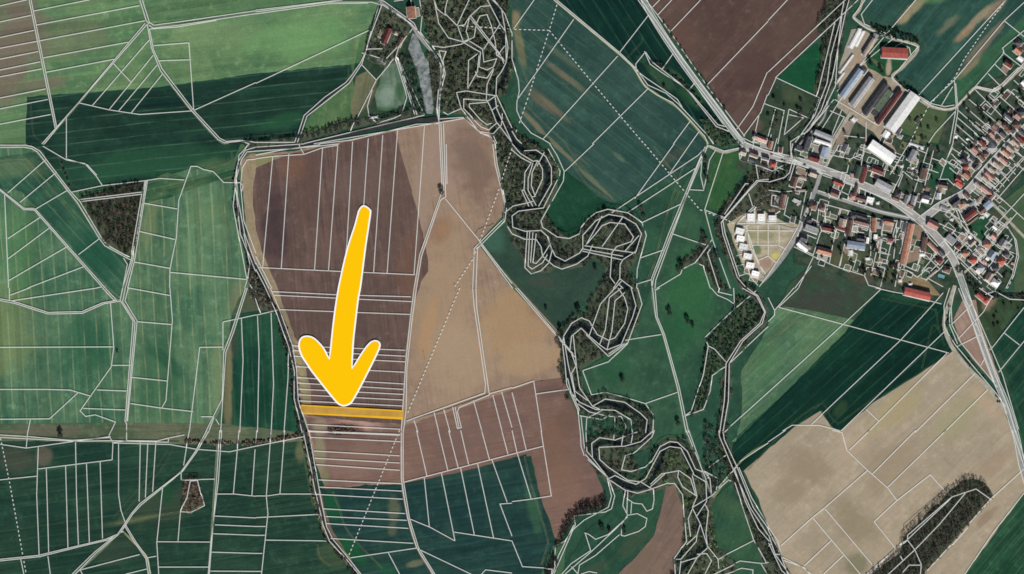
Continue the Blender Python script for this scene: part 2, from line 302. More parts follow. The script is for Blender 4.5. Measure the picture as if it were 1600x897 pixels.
# ------------------------------------------------------------------ white parcel lines, traced per map square (3.9875 units to the metre)
LINES = {
(0,0): """0 38 170 0;0 138 195 97;0 235 215 190;0 302 235 258 905 130;0 370 240 322;0 438 252 386;0 480 262 430;0 612 285 555;0 680 300 620;0 775 318 714
183 0 345 800;195 0 354 788;210 70 560 0;228 157 870 36;268 362 800 264;285 452 715 370;905 145 490 640 262 897;918 152 400 745 278 897
872 0 912 128 930 150;888 0 932 140 960 158 1100 140 1595 68;930 158 955 176 1100 160 1595 86;935 182 1100 170 1350 128
918 150 945 300 1000 440 1195 690 1360 870 1400 890 1500 880 1560 900;932 180 957 310 1012 430 1205 685 1370 862 1410 882 1500 874 1595 890
957 285 1178 268 1208 690;985 380 1190 373;1205 690 1595 515;930 250 575 660;955 345 680 685;980 405 738 695;1015 460 815 708;710 398 815 510;495 642 680 685 870 714 1195 692;415 735 415 897""",
(1,0): """0 65 540 0;0 75 450 14 720 14 790 35;0 88 450 24 700 20;790 30 965 150 1030 215;770 0 800 10 985 145;765 30 690 310 650 395 590 480 560 515 430 605 300 720 245 890;785 40 715 230 660 400 605 482 580 520 318 725 262 890
0 520 705 190;860 8 920 0;695 310 790 308;655 400 750 500;660 330 770 365;815 368 880 300;860 370 750 500 590 815;725 560 695 660 705 730 760 770 860 740 905 720 940 610 935 580 870 370;875 355 990 715;885 365 1048 715;882 360 1005 718
975 180 890 300 870 370;590 825 1050 718;300 895 800 775 1000 732;360 897 800 822 1140 765 1300 738;395 897 600 872 1000 775 1145 770;0 890 245 890
1300 740 1400 830 1470 858 1490 897;1145 742 1290 732 1410 832 1480 850 1500 897;965 0 970 40;1020 0 1035 100 1025 200 1060 250 1100 290 1170 300 1280 280 1360 235 1372 160 1330 110;1110 0 1140 150 1200 240 1290 265 1350 240;1110 0 1130 60 1180 100 1180 60 1195 0
1180 90 1255 165 1300 160 1330 110 1400 45 1460 40;1330 0 1255 160 1295 270 1400 330 1390 420 1440 440 1480 420 1500 370 1420 390 1412 310 1330 260;1330 110 1430 240 1560 395;1340 105 1520 340 1545 400;1330 115 1310 200 1330 255;1370 160 1395 105 1440 95 1465 160 1490 260 1500 350;1520 155 1420 310
1440 0 1520 155 1555 200 1560 390;1480 0 1550 90 1595 210;1470 0 1530 60 1570 300 1560 390 1530 450 1500 490 1495 590 1595 800;1380 340 1325 380 1320 555 1380 450 1390 350;1480 430 1440 490 1380 480 1368 450;1480 440 1440 530 1435 630
1250 580 1310 570 1495 600;1495 600 1450 630 1295 620 1295 680 1400 790 1450 810 1500 770 1470 690 1440 630;1250 580 1280 680 1390 820 1480 835 1530 780 1535 710;1440 640 1330 650 1330 670 1400 750 1440 780 1470 770;1145 690 1195 715 1280 680;1140 320 1185 325 1165 380 1180 465 1145 600 1140 760;1140 320 1155 365
1030 215 1100 290 1150 360 1172 420 1168 470 1138 560 1128 680 1140 765;985 145 1010 200 1085 300 1135 365 1155 420;1490 610 1500 680 1595 890;1550 290 1505 350 1560 390;1470 690 1510 660;1500 765 1595 890
~1255 165 1595 185""",
(2,0): """138 0 10 180;385 120 30 625;658 350 195 865;845 555 500 897;1110 755 1005 897;1165 820 1110 897;260 0 660 330 755 420 830 540 900 590 1000 640 1110 750 1200 850 1220 897;278 0 672 330 775 430 845 530 960 582 1040 652 1205 830 1255 897
770 400 830 325;825 320 860 400 930 450 1050 530 1120 590 1280 780 1330 790;832 325 875 392 940 442 1042 520 1105 580 1270 790 1350 820;770 400 775 440 840 490 960 570 1030 620 1060 670;848 98 668 330;1003 335 930 440;1140 515 1095 570;1150 540 1190 600 1320 780
785 0 1040 370 1140 510 1440 897;805 0 1058 362 1440 880;835 0 985 200 1210 530 1450 850;875 45 920 0;905 97 995 0;980 205 1175 0;1210 535 1595 133;1590 450 1500 665 1400 805;1590 590 1550 700 1440 850;1540 710 1505 870;1570 645 1595 655
0 200 0 370 40 500 45 570 30 640 30 690 60 760 120 830 195 870 240 897;0 820 30 870 60 897;1440 860 1500 890 1595 875
~280 30 232 190 0 183;~225 210 140 480 110 580 60 725 20 840;~232 190 500 515 680 730 825 900""",
(3,0): """0 128 120 0;0 450 480 0;0 595 50 485 320 610 270 740;45 485 455 100 560 0;410 145 300 600;470 0 440 150 385 350 362 520 285 725 165 890;500 0 480 70 430 300 415 540 330 710 220 840;455 90 430 300 395 490 325 690 235 830;605 0 530 100
525 105 570 150 620 180 730 220 935 290;650 0 580 90 600 150 740 212;935 290 770 485 850 560 1020 660 1100 685 1165 672 1290 545 1400 572 1460 540 1595 390;870 560 1010 645 1100 665 1160 655;1300 540 1400 560 1450 528 1560 420
920 0 430 570;1595 15 1470 130 1160 500 1010 640;1480 0 920 612;1470 130 1595 230;1160 500 1172 670 1130 897;1168 520 1182 690 1150 897;1595 190 1460 300 1470 330 1290 540;1460 325 1595 430;1410 400 1485 470;1370 460 1440 530;1150 540 1075 665;1170 690 1040 830 1000 890
1250 620 1420 760 1500 830;1215 655 1490 897;1185 690 1400 880;1290 560 1470 740 1560 820;1175 730 1370 897;1170 775 1310 897;1165 830 1240 897;1440 600 1595 735;1490 555 1595 650;1530 500 1595 560;1320 660 1355 625;1390 640 1490 560
0 655 100 690 60 897;130 680 100 840 220 735 130 715;45 680 0 850;385 690 475 730 400 860;460 680 385 870;610 760 610 890;470 845 600 860;415 620 550 700 680 780;320 850 400 860 400 830;410 620 235 830;130 680 270 745
280 890 490 560 590 440;560 420 780 240 760 215;790 290 830 270 880 300 890 350
~1480 0 1340 195 1220 370 1165 480 1000 660 930 790 880 897""",
(0,1): """0 22 150 20 200 30 235 50 430 300 480 360 620 590 655 635 800 715 830 730;0 8 160 8 205 18 250 45 440 295 500 360 640 595 665 625 810 705;415 0 415 100 270 15;415 100 530 122 600 200 640 260;420 95 545 130 605 195;450 300 640 260 900 230 1000 215 1150 225;490 350 890 302;500 362 890 315
905 230 820 720 765 897;920 230 840 720 797 897;912 230 830 720 782 897;770 710 795 750 765 897;1058 897 1060 780 1100 580 1115 350 1190 140 1230 140 1270 160 1330 172 1395 240 1500 242;900 370 1105 405;870 545 1090 595;835 735 1060 775;1060 800 1545 845
290 95 50 305;355 175 125 365;420 290 225 405;0 280 150 400 220 405 660 900;0 288 148 408 215 412 645 900;30 310 40 550 55 897;255 455 50 590;318 517 52 715;425 637 58 850;530 762 175 897;620 590 490 690;640 890 600 897
1560 0 1490 70 1470 250 1455 390 1540 850 1525 897;1595 45 1540 50 1505 100 1475 220 1480 330 1525 560 1595 750;1595 20 1530 40 1485 110 1465 230 1500 560 1595 800;1595 95 1540 100 1510 150 1500 260 1520 480 1595 680;1520 560 1560 750 1545 850 1575 900;1500 240 1515 265 1505 300""",
(1,1): """0 20 300 0;0 45 230 30 520 0;0 70 150 40 400 5;0 92 105 78 300 65 410 25 510 8;265 0 300 65;105 78 42 770;205 60 158 775;415 25 365 788;510 5 452 792;602 -15 567 620 545 795;700 -35 672 380;790 -55 733 802;882 -85 817 805;1050 -120 985 812
20 770 540 795;670 800 990 815;1140 -130 1160 290 1140 350 1020 690 985 900;1168 -130 1182 330 1150 350 1032 700 1000 900;1152 -130 1170 300;1185 0 1190 250;1180 340 1390 600 1595 870;1400 625 1600 900
1475 0 1490 130 1550 370 1540 470 1400 610 1360 650 1350 900;1490 0 1502 120 1562 400 1550 480 1380 650 1370 900;1550 490 1600 567;1550 430 1600 390;0 700 100 900;0 740 82 900;0 780 62 900
~1595 30 1520 260;~1515 280 1400 590 1350 720 1230 900""",
(2,1): """510 0 330 170;1010 0 765 340;1110 0 985 180;1220 5 1160 70 620 430;1145 150 715 430;1050 375 810 490;1220 10 1160 150 990 560 880 840 870 900;1200 20 1145 150 975 560 868 840 872 900;1205 20 1150 150 1000 560 895 850 890 900
1230 10 1320 45 1440 20;1440 30 1420 100 1595 160;1315 50 1200 410 1320 460;1270 35 1230 100 1195 285 1175 200 1185 60 1215 10;1105 285 1195 290;1200 410 1250 600 1360 900;1250 590 1140 740 1060 780 1050 810 900 900;1140 740 1190 760 1235 900;1250 630 1215 680 1285 900;1000 560 1205 630;945 660 800 710;870 845 780 872
1595 235 1530 235 1475 290 1300 490 1310 560 1400 830 1450 890;1595 222 1520 230 1320 460 1310 480 1325 560 1415 830;1470 250 1450 250 1320 440;1530 220 1515 130;1440 50 1420 100 1560 150;1470 310 1495 390
~825 0 1170 410 1200 420 1420 510
0 40 60 90 120 120 80 180 75 290 100 340 130 390;0 0 50 60 130 110 160 105 190 160 190 220 140 330 120 330;75 45 150 40 210 80 245 150 245 250 165 390;130 120 100 220 100 290 150 385;160 105 125 180 120 260 145 330;200 55 155 140;60 290 75 290;60 290 105 390
235 0 280 70 325 170 320 230 180 480 190 520 280 580 355 590 420 560 430 520 470 470 520 430 595 408 720 430 810 490 835 570 780 780 775 900;225 30 300 170 295 200 195 400 130 408 40 420 0 450 5 520 80 545 180 540 225 580 240 640 270 700 330 730 420 680 440 650
440 650 440 570 520 480 600 440 690 455 770 500 805 560 770 670 690 720 672 750 670 840;0 390 130 360;460 630 520 560 560 510 610 490 700 500 755 580 740 610 650 640 620 680 610 830 640 870;450 635 770 680;440 655 690 700;438 668 682 722;690 455 560 640;790 570 700 670;560 450 460 630
0 560 80 595 150 595 180 640 190 700 150 745 130 740 150 560;95 545 80 770 120 810 180 790 230 740 250 660 220 580;110 548 100 760 125 780 190 740 220 690;130 550 115 740;240 620 190 700 260 760 310 780 400 750 470 700 500 630;670 840 750 900;670 840 630 900;680 855 640 900;660 870 690 900""",
(3,1): """150 0 140 50 150 100 130 180 100 210 0 240;0 290 80 300 250 285;90 305 70 420 40 440;20 320 15 385 80 400;20 320 90 330;125 330 100 440 150 470;260 350 440 400 700 470 900 490;440 10 380 110;380 110 400 70 510 95 490 180 385 170;510 95 580 65;600 0 570 200;610 150 550 130 520 220;620 150 590 250;660 150 640 200 750 250;870 10 760 190;870 10 990 60
1000 10 900 330;1030 40 940 400;1150 0 1110 100 1020 370;1020 90 1080 110;990 155 1060 180;910 220 970 240;760 330 840 170 900 220;840 190 800 290;1100 100 1240 180;1150 30 1240 90 1300 150;1060 220 1120 220 1160 260;1150 20 1110 100
1110 420 1180 400 1250 540 1320 620;1170 410 1210 510 1310 610;1130 430 1020 400;1290 230 1420 310 1595 470;1595 310 1430 490 1270 700;1595 90 1420 300;1550 430 1280 740;1430 490 1500 530 1545 600 1560 700 1530 820 1490 900;1440 480 1490 515 1535 590 1550 690 1520 820 1480 900
1150 550 1240 640 1360 760;1100 610 1200 720 1320 840;1320 830 1490 620;1390 740 1520 590;1400 670 1470 740 1530 790;1360 580 1440 650 1560 690;1060 640 1180 520;1160 690 1290 560;1250 700 1330 610;1200 740 1330 870;1260 690 1340 780;1390 760 1460 830;1340 830 1400 890
160 640 280 700 380 745 440 770 600 820;270 760 165 900;278 700 345 490 370 400;283 700 190 895;380 750 420 540 400 530;440 770 490 580 500 480;448 760 480 600;600 820 625 880 700 900;600 820 615 770 645 770;640 820 670 690 690 600;700 890 770 600 800 490;790 890 850 560 890 520;665 735 740 745;680 675 760 690;830 750 920 790 970 650
770 600 690 580;980 690 1070 780;830 780 870 790 930 830 1000 770 1020 775;980 850 1070 780 1120 720;1000 840 1090 890;860 590 770 600;350 370 360 500;290 350 250 480;320 380 300 520;180 640 280 690;200 550 300 590;240 450 340 500;490 470 480 590;640 460 630 580;720 470 700 590;830 480 790 580
310 290 500 350 700 420 880 460;340 195 500 250 760 350 900 440;420 230 380 340;480 240 440 330;520 260 500 350;640 300 600 400;570 290 560 370
0 60 150 110 330 170;150 100 340 190;0 120 120 170;165 115 130 230;1310 240 1330 300;1480 60 1595 165;1440 90 1540 190;1400 130 1500 230;1370 165 1470 265;1330 205 1440 300;1520 20 1595 90""",
(0,2): """0 68 80 82 300 152 510 148 640 92 750 73;0 78 90 95 300 162 515 158 650 98 750 82;75 80 610 0;60 0 60 75;65 45 185 0;640 0 710 75 750 75;657 0 722 70;765 0 750 75 830 205 780 830 790 845 790 900;800 0 780 80 855 205 795 830;782 0 765 85 843 210 790 830;690 95 710 370 695 490 500 765 535 800 595 790 720 835 690 900
0 370 705 367;0 632 290 632 440 636 570 675;490 650 310 815 0 818;190 820 175 900;700 482 815 482;605 635 790 642;520 750 780 760;855 210 1075 228;825 557 1045 580;815 720 1005 748 1205 770;1060 0 1075 200 1035 700 1010 745;800 0 1060 47;1390 368 1245 370 1180 900;1255 802 1335 802
1530 0 1440 280 1395 400 1385 690 1280 900;1542 0 1455 280 1408 400 1375 900;1390 212 1390 390;1390 212 1595 168;1505 190 1515 450 1495 900;1335 800 1300 900;1345 815 1365 850""",
(1,2): """60 0 125 140 205 370 240 520 240 690 290 900;90 0 150 140 230 360 255 510 265 700 330 900;100 22 500 42 965 55;110 45 970 85;150 135 965 165;225 360 930 388;230 390 930 425;235 425 930 460;250 490 930 525;255 558 925 598;260 592 925 632;262 630 920 663;265 665 920 698;270 703 915 735;320 850 900 880;325 890 900 912
0 170 135 138;0 65 30 155;10 175 20 400 10 900;95 155 110 600 95 900;205 380 200 560 175 900;985 0 960 200 930 500 925 600 905 900;1000 0 970 220 940 500 935 760 918 900
1350 0 1360 120 1430 600 1425 655 935 830;1370 0 1375 120 1450 640 1455 665 1265 745 1255 770 1280 870 1255 875 1225 740;1240 740 1265 870;1450 660 1595 620;985 825 1010 900;1110 775 1140 900;1170 755 1210 900;1355 700 1410 900;1475 665 1535 900;1530 645 1595 870
~1270 0 940 790""",
(2,2): """20 0 390 430;35 0 380 410;0 625 135 580 185 900;150 660 360 630;0 650 65 900;315 360 320 300 370 220 430 185 480 205 530 290 600 325 640 310 700 220 720 130 700 60 660 0;315 360 330 480 340 600 410 760 425 900;370 300 430 250 470 290 540 350 590 385 680 350 750 180 770 110 740 0
370 300 360 380 400 490 420 620 500 735 580 690 700 710 800 780 840 820 830 900;600 425 460 290;600 425 720 340 808 100 780 0;600 410 700 345;380 290 400 480 370 530 390 640 470 700;440 515 600 460 720 345;440 515 495 665 580 650 700 680 830 720 880 790 875 900;480 295 550 100 640 0;545 350 580 260 605 60 680 0;590 385 620 270 640 80 700 30
350 630 420 710 520 755 640 760 740 820 750 900;410 720 480 770 600 800 680 800 710 860 700 900;500 735 560 760 470 810;420 795 560 820 610 790;640 800 640 900;430 800 440 900;465 810 460 900;705 325 930 290;830 720 1030 650;875 0 895 180 940 290 1030 620 1085 900;890 0 905 180 950 290 1042 620 1100 900;890 15 920 0
1240 0 1280 45 1340 70 1385 100 1380 0;1290 0 1285 25 1370 45;1385 130 1385 100;1385 130 1200 310 1220 360 1190 540 1115 770 1070 800;1070 800 1190 755 1235 640 1245 545 1325 490;1220 360 1260 380 1330 460;1480 50 1385 130;1430 0 1520 50 1570 150 1540 220 1420 330 1330 470 1320 700 1290 900;1460 0 1530 50 1575 150 1555 220 1435 330 1350 470 1345 700 1310 900;1595 240 1350 470;1595 650 1320 897;1530 0 1500 35;320 300 350 480 400 700;345 560 365 640 420 760""",
(3,2): """0 650 480 215 700 10;65 120 480 230 1125 405;1120 400 620 900;825 325 385 740 270 850;1100 270 455 890;1030 100 825 325;90 890 150 855 320 855 450 890;610 755 690 830;1290 530 915 900;1370 630 1095 900;1090 30 1030 100;670 0 780 25 840 35 1080 100
1130 0 1095 110 1100 250 1160 350 1420 660 1480 740;1165 0 1140 120 1145 230 1200 340 1430 620;1130 120 1130 230 1180 350;1200 0 1280 190 1330 300 1410 530 1500 760 1540 900;1228 0 1400 400 1460 540 1560 880;1185 0 1270 210 1420 620;1140 230 1270 100;1190 310 1340 150 1395 50;1175 365 1335 285;1320 490 1350 435;1385 385 1595 120;1435 525 1595 330;1470 280 1565 355;1350 40 1410 20 1500 70 1595 75;1310 0 1400 60
0 210 40 170 40 140 160 0;65 120 190 0;40 140 0 60;850 0 840 35;1010 25 1000 80 850 45""",
(0,3): """0 30 180 40 450 65 690 45;0 45 470 70 700 65 850 70 1050 75;0 88 165 112 450 72 690 40;700 78 800 65 980 68 1050 50 1150 30;700 80 1060 90 1230 120 1430 135 1595 100;175 0 165 110;695 0 680 35 705 78 700 185 240 242;790 0 790 65;1180 0 1145 220;1370 0 1350 310 1305 897;1382 0 1362 310 1315 700 1298 897;1490 0 1455 395;1590 120 1570 410;1345 398 1460 398 1595 412
240 105 230 400 245 775;0 310 230 287;290 240 305 770;410 222 425 740;472 75 478 400 490 715;540 205 558 700;625 195 640 675;740 85 740 400 755 500 790 600 850 700 920 795 940 897;780 600 840 700 910 800 925 897;875 75 868 445;922 80 907 420;972 75 952 385
1290 0 1220 130 1130 260 870 460 820 520 740 640 590 760 450 897;1305 0 1230 130 1140 255 880 465 830 520 750 640 600 765 470 897;0 805 240 780 490 720 660 680 770 630;0 815 250 788 500 725 670 685 750 640;130 800 150 897;300 785 315 897;505 870 870 775;920 795 975 785;500 870 515 897;785 897 915 865;1050 50 1050 78
1015 350 978 700 990 897;980 695 1310 697;990 853 1300 853;1130 310 1340 305;1130 260 1130 310;1190 315 1235 310 1275 470 1190 512 1125 508 1110 690;1190 315 1170 420 1125 505;1340 535 1595 547;1340 590 1595 600;1330 645 1595 655;1320 760 1595 768;1310 878 1595 880
~5 50 60 320 120 650 165 897""",
(1,3): """0 100 300 40;5 0 0 80;95 0 65 410 75 520 35 897;180 0 150 395;0 410 70 410 150 398 370 398;0 545 390 525;0 600 60 600;0 655 55 655;60 685 440 690;0 768 40 768;0 880 35 880;295 0 330 170 370 380 420 590 460 690 560 800 640 897;330 0 360 170 400 400 440 600 480 680 570 790 655 897
330 10 895 32;340 45 900 72;360 130 895 160;365 175 895 205;375 215 895 250;390 310 910 335;395 355 910 380;375 400 915 430;420 490 930 520;435 538 940 562;440 582 950 612;465 675 980 705;905 0 905 300 945 550 1000 730 1105 897;917 0 917 300 957 550 1012 730 1115 897;1000 0 1065 285;1135 0 1195 250;1200 0 1260 235;1275 0 1325 215;1405 0 1455 185;1530 0 1570 150
920 325 1595 150;1048 290 1080 600;1155 265 1240 690;1275 235 1360 650;1380 205 1480 670;1470 185 1565 450;1595 455 1520 460 1595 660;950 550 1085 605 1240 690;1235 635 1595 690;590 795 1000 735 1340 897;825 765 895 897;1405 897 1430 870 1595 890
~895 0 575 790""",
(2,3): """0 150 195 100;0 0 30 135 120 430 245 410 180 0;0 445 120 430;60 0 90 130;0 690 65 850 250 862 245 897;425 0 430 100 450 160 600 300 640 410 620 490 580 510 385 535 395 590 330 690 270 725 265 840;440 0 455 150 590 290 620 410 600 480 450 560 380 620 260 897;460 0 465 130 500 170 600 300;385 590 290 780 250 897
500 170 495 80 545 45 640 60 780 10;540 110 545 180 600 230 720 310 800 320 880 370 885 430 875 490 840 505 810 460 760 455 720 430;540 105 700 98 800 70 880 0;640 0 630 55;695 0 680 95;755 0 740 80;680 245 740 255 830 230 870 190 920 100 980 70 1030 75 1090 130 1140 240 1190 260 1240 400;680 245 705 155 755 145 870 40 885 0
600 300 640 280 700 310 770 335 830 300 920 130 980 100 1050 110 1090 190 1130 270;610 310 700 370 780 390 850 370 960 330 1010 330 1060 400 1085 690 1010 800 1015 897;860 335 930 270 1040 250 1110 300 1140 400;1150 410 1060 350 1030 290 1035 250;860 350 950 270
705 370 690 470 720 530 780 520 840 550 830 600 790 630 700 660 680 655 685 580 720 530;720 370 715 520;745 450 740 520;720 540 600 650 520 680 480 650 455 640 490 750 370 830 310 897;690 570 640 620 490 760 330 897;670 650 520 780 420 840 410 897;370 850 410 895;430 897 480 880 530 890
1085 0 1180 240 1245 410;1100 0 1190 250 1230 300 1240 400;1190 250 1280 300 1270 370;1595 80 1420 195 1250 400 1120 480 1170 580 1215 720 1280 800 1285 860;1120 480 1150 410 1120 280;1200 460 1220 500 1205 640 1215 720;1120 270 1205 320 1210 440 1150 530;1120 490 1095 550 1110 660;1150 650 1145 690 1050 800 1020 805;1170 580 1150 650 1085 710;1215 730 1150 790 1050 820
1150 770 1210 765 1240 810 1200 890;1050 810 1040 897;1150 790 1090 897;1330 155 1215 240 1220 300;1285 0 1290 40 1370 230 1480 480 1590 650;1310 0 1320 60 1400 230 1500 480 1600 620;1345 310 1385 325 1505 685 1580 820;1510 685 1285 800;1380 230 1450 440 1530 610 1600 690;1345 315 1270 380;1255 895 1420 815 1550 830 1590 897;1320 897 1430 860 1500 870 1500 897;1550 830 1595 820;1410 230 1490 420 1600 600""",
(3,3): """0 75 110 0;400 0 460 15 490 125 620 250 745 360 800 435;635 0 505 125;920 0 650 272;1110 0 745 355;620 250 350 485 275 545 80 720;355 490 660 850;280 548 575 897;395 685 225 845;470 778 345 897;800 440 660 570 785 725 830 805;800 440 1010 277 1130 410
1595 240 1380 435 1070 790 970 897;1380 430 1285 362 1135 412 860 650 860 680 615 897;1130 420 850 685 630 897;1225 380 1060 580 905 740 735 897;860 680 905 740 945 830 940 897;830 880 870 835 945 835;1595 390 1400 640 1225 897;1520 0 1595 230;1540 0 1600 190
0 600 60 690 85 790 210 850 270 897;95 810 225 855 260 897;0 650 40 770 130 897;0 700 80 870 110 897;0 620 70 760 120 897;20 700 0 720;70 770 40 770""",
}
EXTRA = """1150 349 1228 349;1168 360 1240 361;1184 352 1184 383;1200 350 1200 400;1217 352 1217 384;1176 383 1217 383 1228 390;1184 407 1200 400 1212 410;1179 324 1179 348;1195 330 1195 348;1181 324 1150 350;1150 350 1178 322;1152 358 1170 352;1166 352 1172 385 1184 410 1196 428
1150 382 1160 380;1150 400 1163 396;1150 416 1162 413;1155 431 1168 427;1158 368 1164 400 1172 432 1184 446;1168 362 1180 398 1192 426;1260 296 1248 352 1236 374 1200 430 1186 448;1268 300 1258 340 1244 372
1182 206 1176 230 1176 236;1205 210 1200 226;1214 216 1208 238;1162 222 1200 236 1290 268;1164 232 1210 250 1234 256;1155 240 1156 250 1206 268 1226 257;1190 244 1188 262;1201 246 1200 262;1235 250 1234 222 1256 208
1316 268 1306 310;1322 272 1314 300;1330 290 1324 312;1352 296 1350 322;1300 292 1328 306;1314 326 1304 372;1330 330 1328 366;1342 342 1338 372;1361 340 1360 400;1380 342 1374 404;1402 346 1396 404;1412 348 1408 400;1422 350 1412 420;1320 345 1322 360 1350 364;1335 352 1356 358
1440 352 1452 372 1468 388;1446 360 1432 420;1474 382 1440 424;1484 392 1454 424;1456 344 1490 360 1508 368;1498 352 1530 390;1486 334 1512 352;1510 306 1540 330;1516 296 1546 318 1530 342;1500 370 1490 394;1520 376 1500 404;1540 392 1514 420;1556 376 1530 412;1570 384 1544 424;1526 404 1556 430;1516 418 1548 446;1534 388 1580 420
1490 250 1518 276;1483 262 1506 282;1502 224 1532 252;1512 216 1542 244;1522 208 1552 234;1532 200 1562 222;1542 194 1572 214;1552 188 1584 204;1486 240 1512 268
1524 276 1550 296;1534 264 1560 286;1544 254 1572 274;1554 244 1582 264;1562 236 1590 256;1570 226 1598 246;1580 216 1600 232;1548 300 1600 244;1530 286 1548 300;1557 312 1600 262;1545 318 1556 306"""
def tile_lines():
    for (i, j), txt in LINES.items():
        ox, oy = 400.0*i, (0.0, 225.0, 450.0, 672.0)[j]
        for s in txt.replace('\n', ';').split(';'):
            s = s.strip()
            if not s: continue
            d = s.startswith('~')
            yield d, [(ox+x/3.9875, oy+y/3.9875) for x, y in S(s.lstrip('~'))]
    for s in EXTRA.replace('\n', ';').split(';'):
        if s.strip(): yield False, S(s)
# ------------------------------------------------------------------ ground and fields
def ground_material():
    g = NG('open_country').coords()
    v = g.t.nodes.new('ShaderNodeTexVoronoi'); v.inputs['Scale'].default_value = 1/310.0
    wv = g.noise(g.P, 1/200.0, 2.0)
    g.set(v.inputs['Vector'], g.P)
    sp = g.t.nodes.new('ShaderNodeSeparateXYZ'); g.t.links.new(v.outputs['Color'], sp.inputs[0])
    col = g.mix(g.ramp(sp.outputs[0], 0.3, 0.32), lin((30, 66, 50)), lin((66, 98, 70)))
    col = g.mix(g.ramp(sp.outputs[1], 0.7, 0.72), col, lin((110, 94, 80)))
    n = g.noise(g.P, 1/40.0, 6.0, 0.65); k = g.m('ADD', 0.75, g.m('MULTIPLY', n, 0.5))
    return g.done(g.mix(1.0, col, g.comb(k, k, k), 'MULTIPLY'))
mb = MB(); mb.quad((-9000,-9000,0),(9000,-9000,0),(9000,9000,0),(-9000,9000,0))
gr = mb.build('ground', ground_material()); gr['kind'] = 'structure'

TR = (150, 158, 118)
def fld(name, pts, jit=1.2, **kw):
    mat = field_mat(name, **kw)
    return sheet(name, S(pts) if isinstance(pts, str) else pts, mat, jit)

# broad meadow under the middle and the village
fld('meadow', '560 -160 1760 -160 1760 1060 480 1060 480 880 880 900 900 700 880 500 790 350 770 190 640 170 590 30', base=(38,70,56), alt=(50,86,64), ang=70, streak=0.2, mott=60, seed=2)
# north-west light green, brownish at the left edge
fld('grass_field', '-160 -160 605 -160 600 2 588 40 570 98 548 101 400 115 250 136 75 149 42 152 42 240 -160 240', base=(80,114,80), alt=(108,134,92), ang=-7, streak=0.35, streak_col=(60,98,70), trams=((24,1.6,(128,150,108),0.35,0),),
    patches=((20,70,60,110,15,(112,98,88),0.85),(110,60,70,40,-10,(104,104,84),0.5),(70,130,40,14,-5,(120,104,92),0.6),(330,55,90,25,-8,(116,140,98),0.5),(20,205,30,30,0,(88,118,82),0.7),(470,60,90,40,-8,(104,146,94),0.7),(300,22,70,6,-8,(40,84,62),0.7)), seed=4)
fld('grass_field', '226 34 400 14 590 2 605 -160 222 -160', base=(76,112,78), alt=(96,124,86), ang=-8, streak=0.4, trams=((24,1.5,TR,0.3,5),), seed=6)
# dark green winter crop below it
fld('crop_field', '42 152 75 149 250 136 400 115 548 101 552 112 540 128 480 180 462 218 375 226 372 236 362 255 300 281 225 284 160 292 112 302 62 232 40 224', base=(22,46,40), alt=(34,62,50), ang=-6, streak=0.5, streak_col=(34,74,56), trams=((19,1.3,(84,116,92),0.75,3),),
    patches=((230,255,150,30,-6,(40,82,58),0.7),(340,265,60,20,-8,(78,108,72),0.6),(440,190,60,14,-12,(40,84,56),0.6),(200,165,120,10,-6,(10,34,34),0.5)), seed=8)
fld('grass_verge', '548 100 570 97 590 30 562 60 552 112 480 186 470 214 540 190 552 182 556 150', base=(52,96,62), alt=(96,118,80), ang=100, seed=9)
fld('grass_verge', '556 120 600 98 592 128 570 170 552 186 548 170', base=(96,100,76), alt=(120,116,90), ang=100, seed=10)
# west: tall tramlined fields
fld('crop_field', '-160 240 0 231 52 232 110 302 160 372 200 402 192 470 212 505 200 660 172 668 -160 668', base=(58,96,74), alt=(92,122,92), ang=86, streak=0.4, streak_col=(36,82,62), trams=((19.6,1.5,(150,160,120),0.7,6),),
    patches=((5,520,50,90,0,(112,128,86),0.7),(30,390,40,90,0,(88,130,84),0.5),(140,540,60,60,0,(42,88,64),0.6)), seed=12)
fld('crop_field', '-60 250 56 238 108 302 165 374 200 404 190 466 166 446 60 328 34 300 -20 290', base=(36,74,60), alt=(60,98,74), ang=47, streak=0.45, trams=((22,1.6,(112,132,98),0.5,2),), patches=((150,390,50,50,45,(28,74,58),0.7),(20,262,70,18,0,(92,114,84),0.6)), seed=14)
fld('crop_field', '228 285 300 262 332 268 350 286 372 286 378 330 388 420 392 440 360 520 348 560 346 622 330 668 200 664 206 590 214 500 192 468 212 396', base=(64,100,76), alt=(98,126,94), ang=87, streak=0.4, streak_col=(42,88,64), trams=((19.5,1.5,(156,164,122),0.7,11),),
    patches=((250,590,40,80,0,(46,92,66),0.6),(255,560,60,12,42,(34,80,60),0.6),(322,330,40,26,-14,(98,124,88),0.6),(235,340,14,70,8,(126,138,98),0.5),(372,470,16,30,10,(112,116,88),0.7),(340,590,14,60,0,(120,134,96),0.5)), seed=16)
fld('crop_field', '230 284 262 270 292 278 370 262 372 286 340 282 300 296 262 310 224 316', base=(40,80,58), alt=(90,116,80), ang=-14, streak=0.5, trams=((11,1.4,(124,134,98),0.5,2),), seed=17)
fld('crop_field', '362 492 434 484 456 545 462 600 470 650 476 678 420 682 346 682 352 560', base=(18,58,46), alt=(40,80,58), ang=87, streak=0.5, streak_col=(14,46,40), trams=((16,1.5,(92,112,86),0.4,4),), patches=((357,590,7,90,1,(112,108,80),0.9),(366,520,8,40,0,(60,66,58),0.7)), seed=18)
fld('grass_verge', '392 440 402 430 434 482 362 491 372 468', base=(92,92,76), alt=(64,84,60), ang=60, seed=19)
# pale headland between the two west halves
fld('grass_verge', '-160 664 200 660 346 662 476 676 478 692 300 696 -160 690', base=(72,92,68), alt=(104,106,84), ang=0, streak=0.5, patches=((90,674,70,8,0,(96,92,80),0.7),), seed=20)
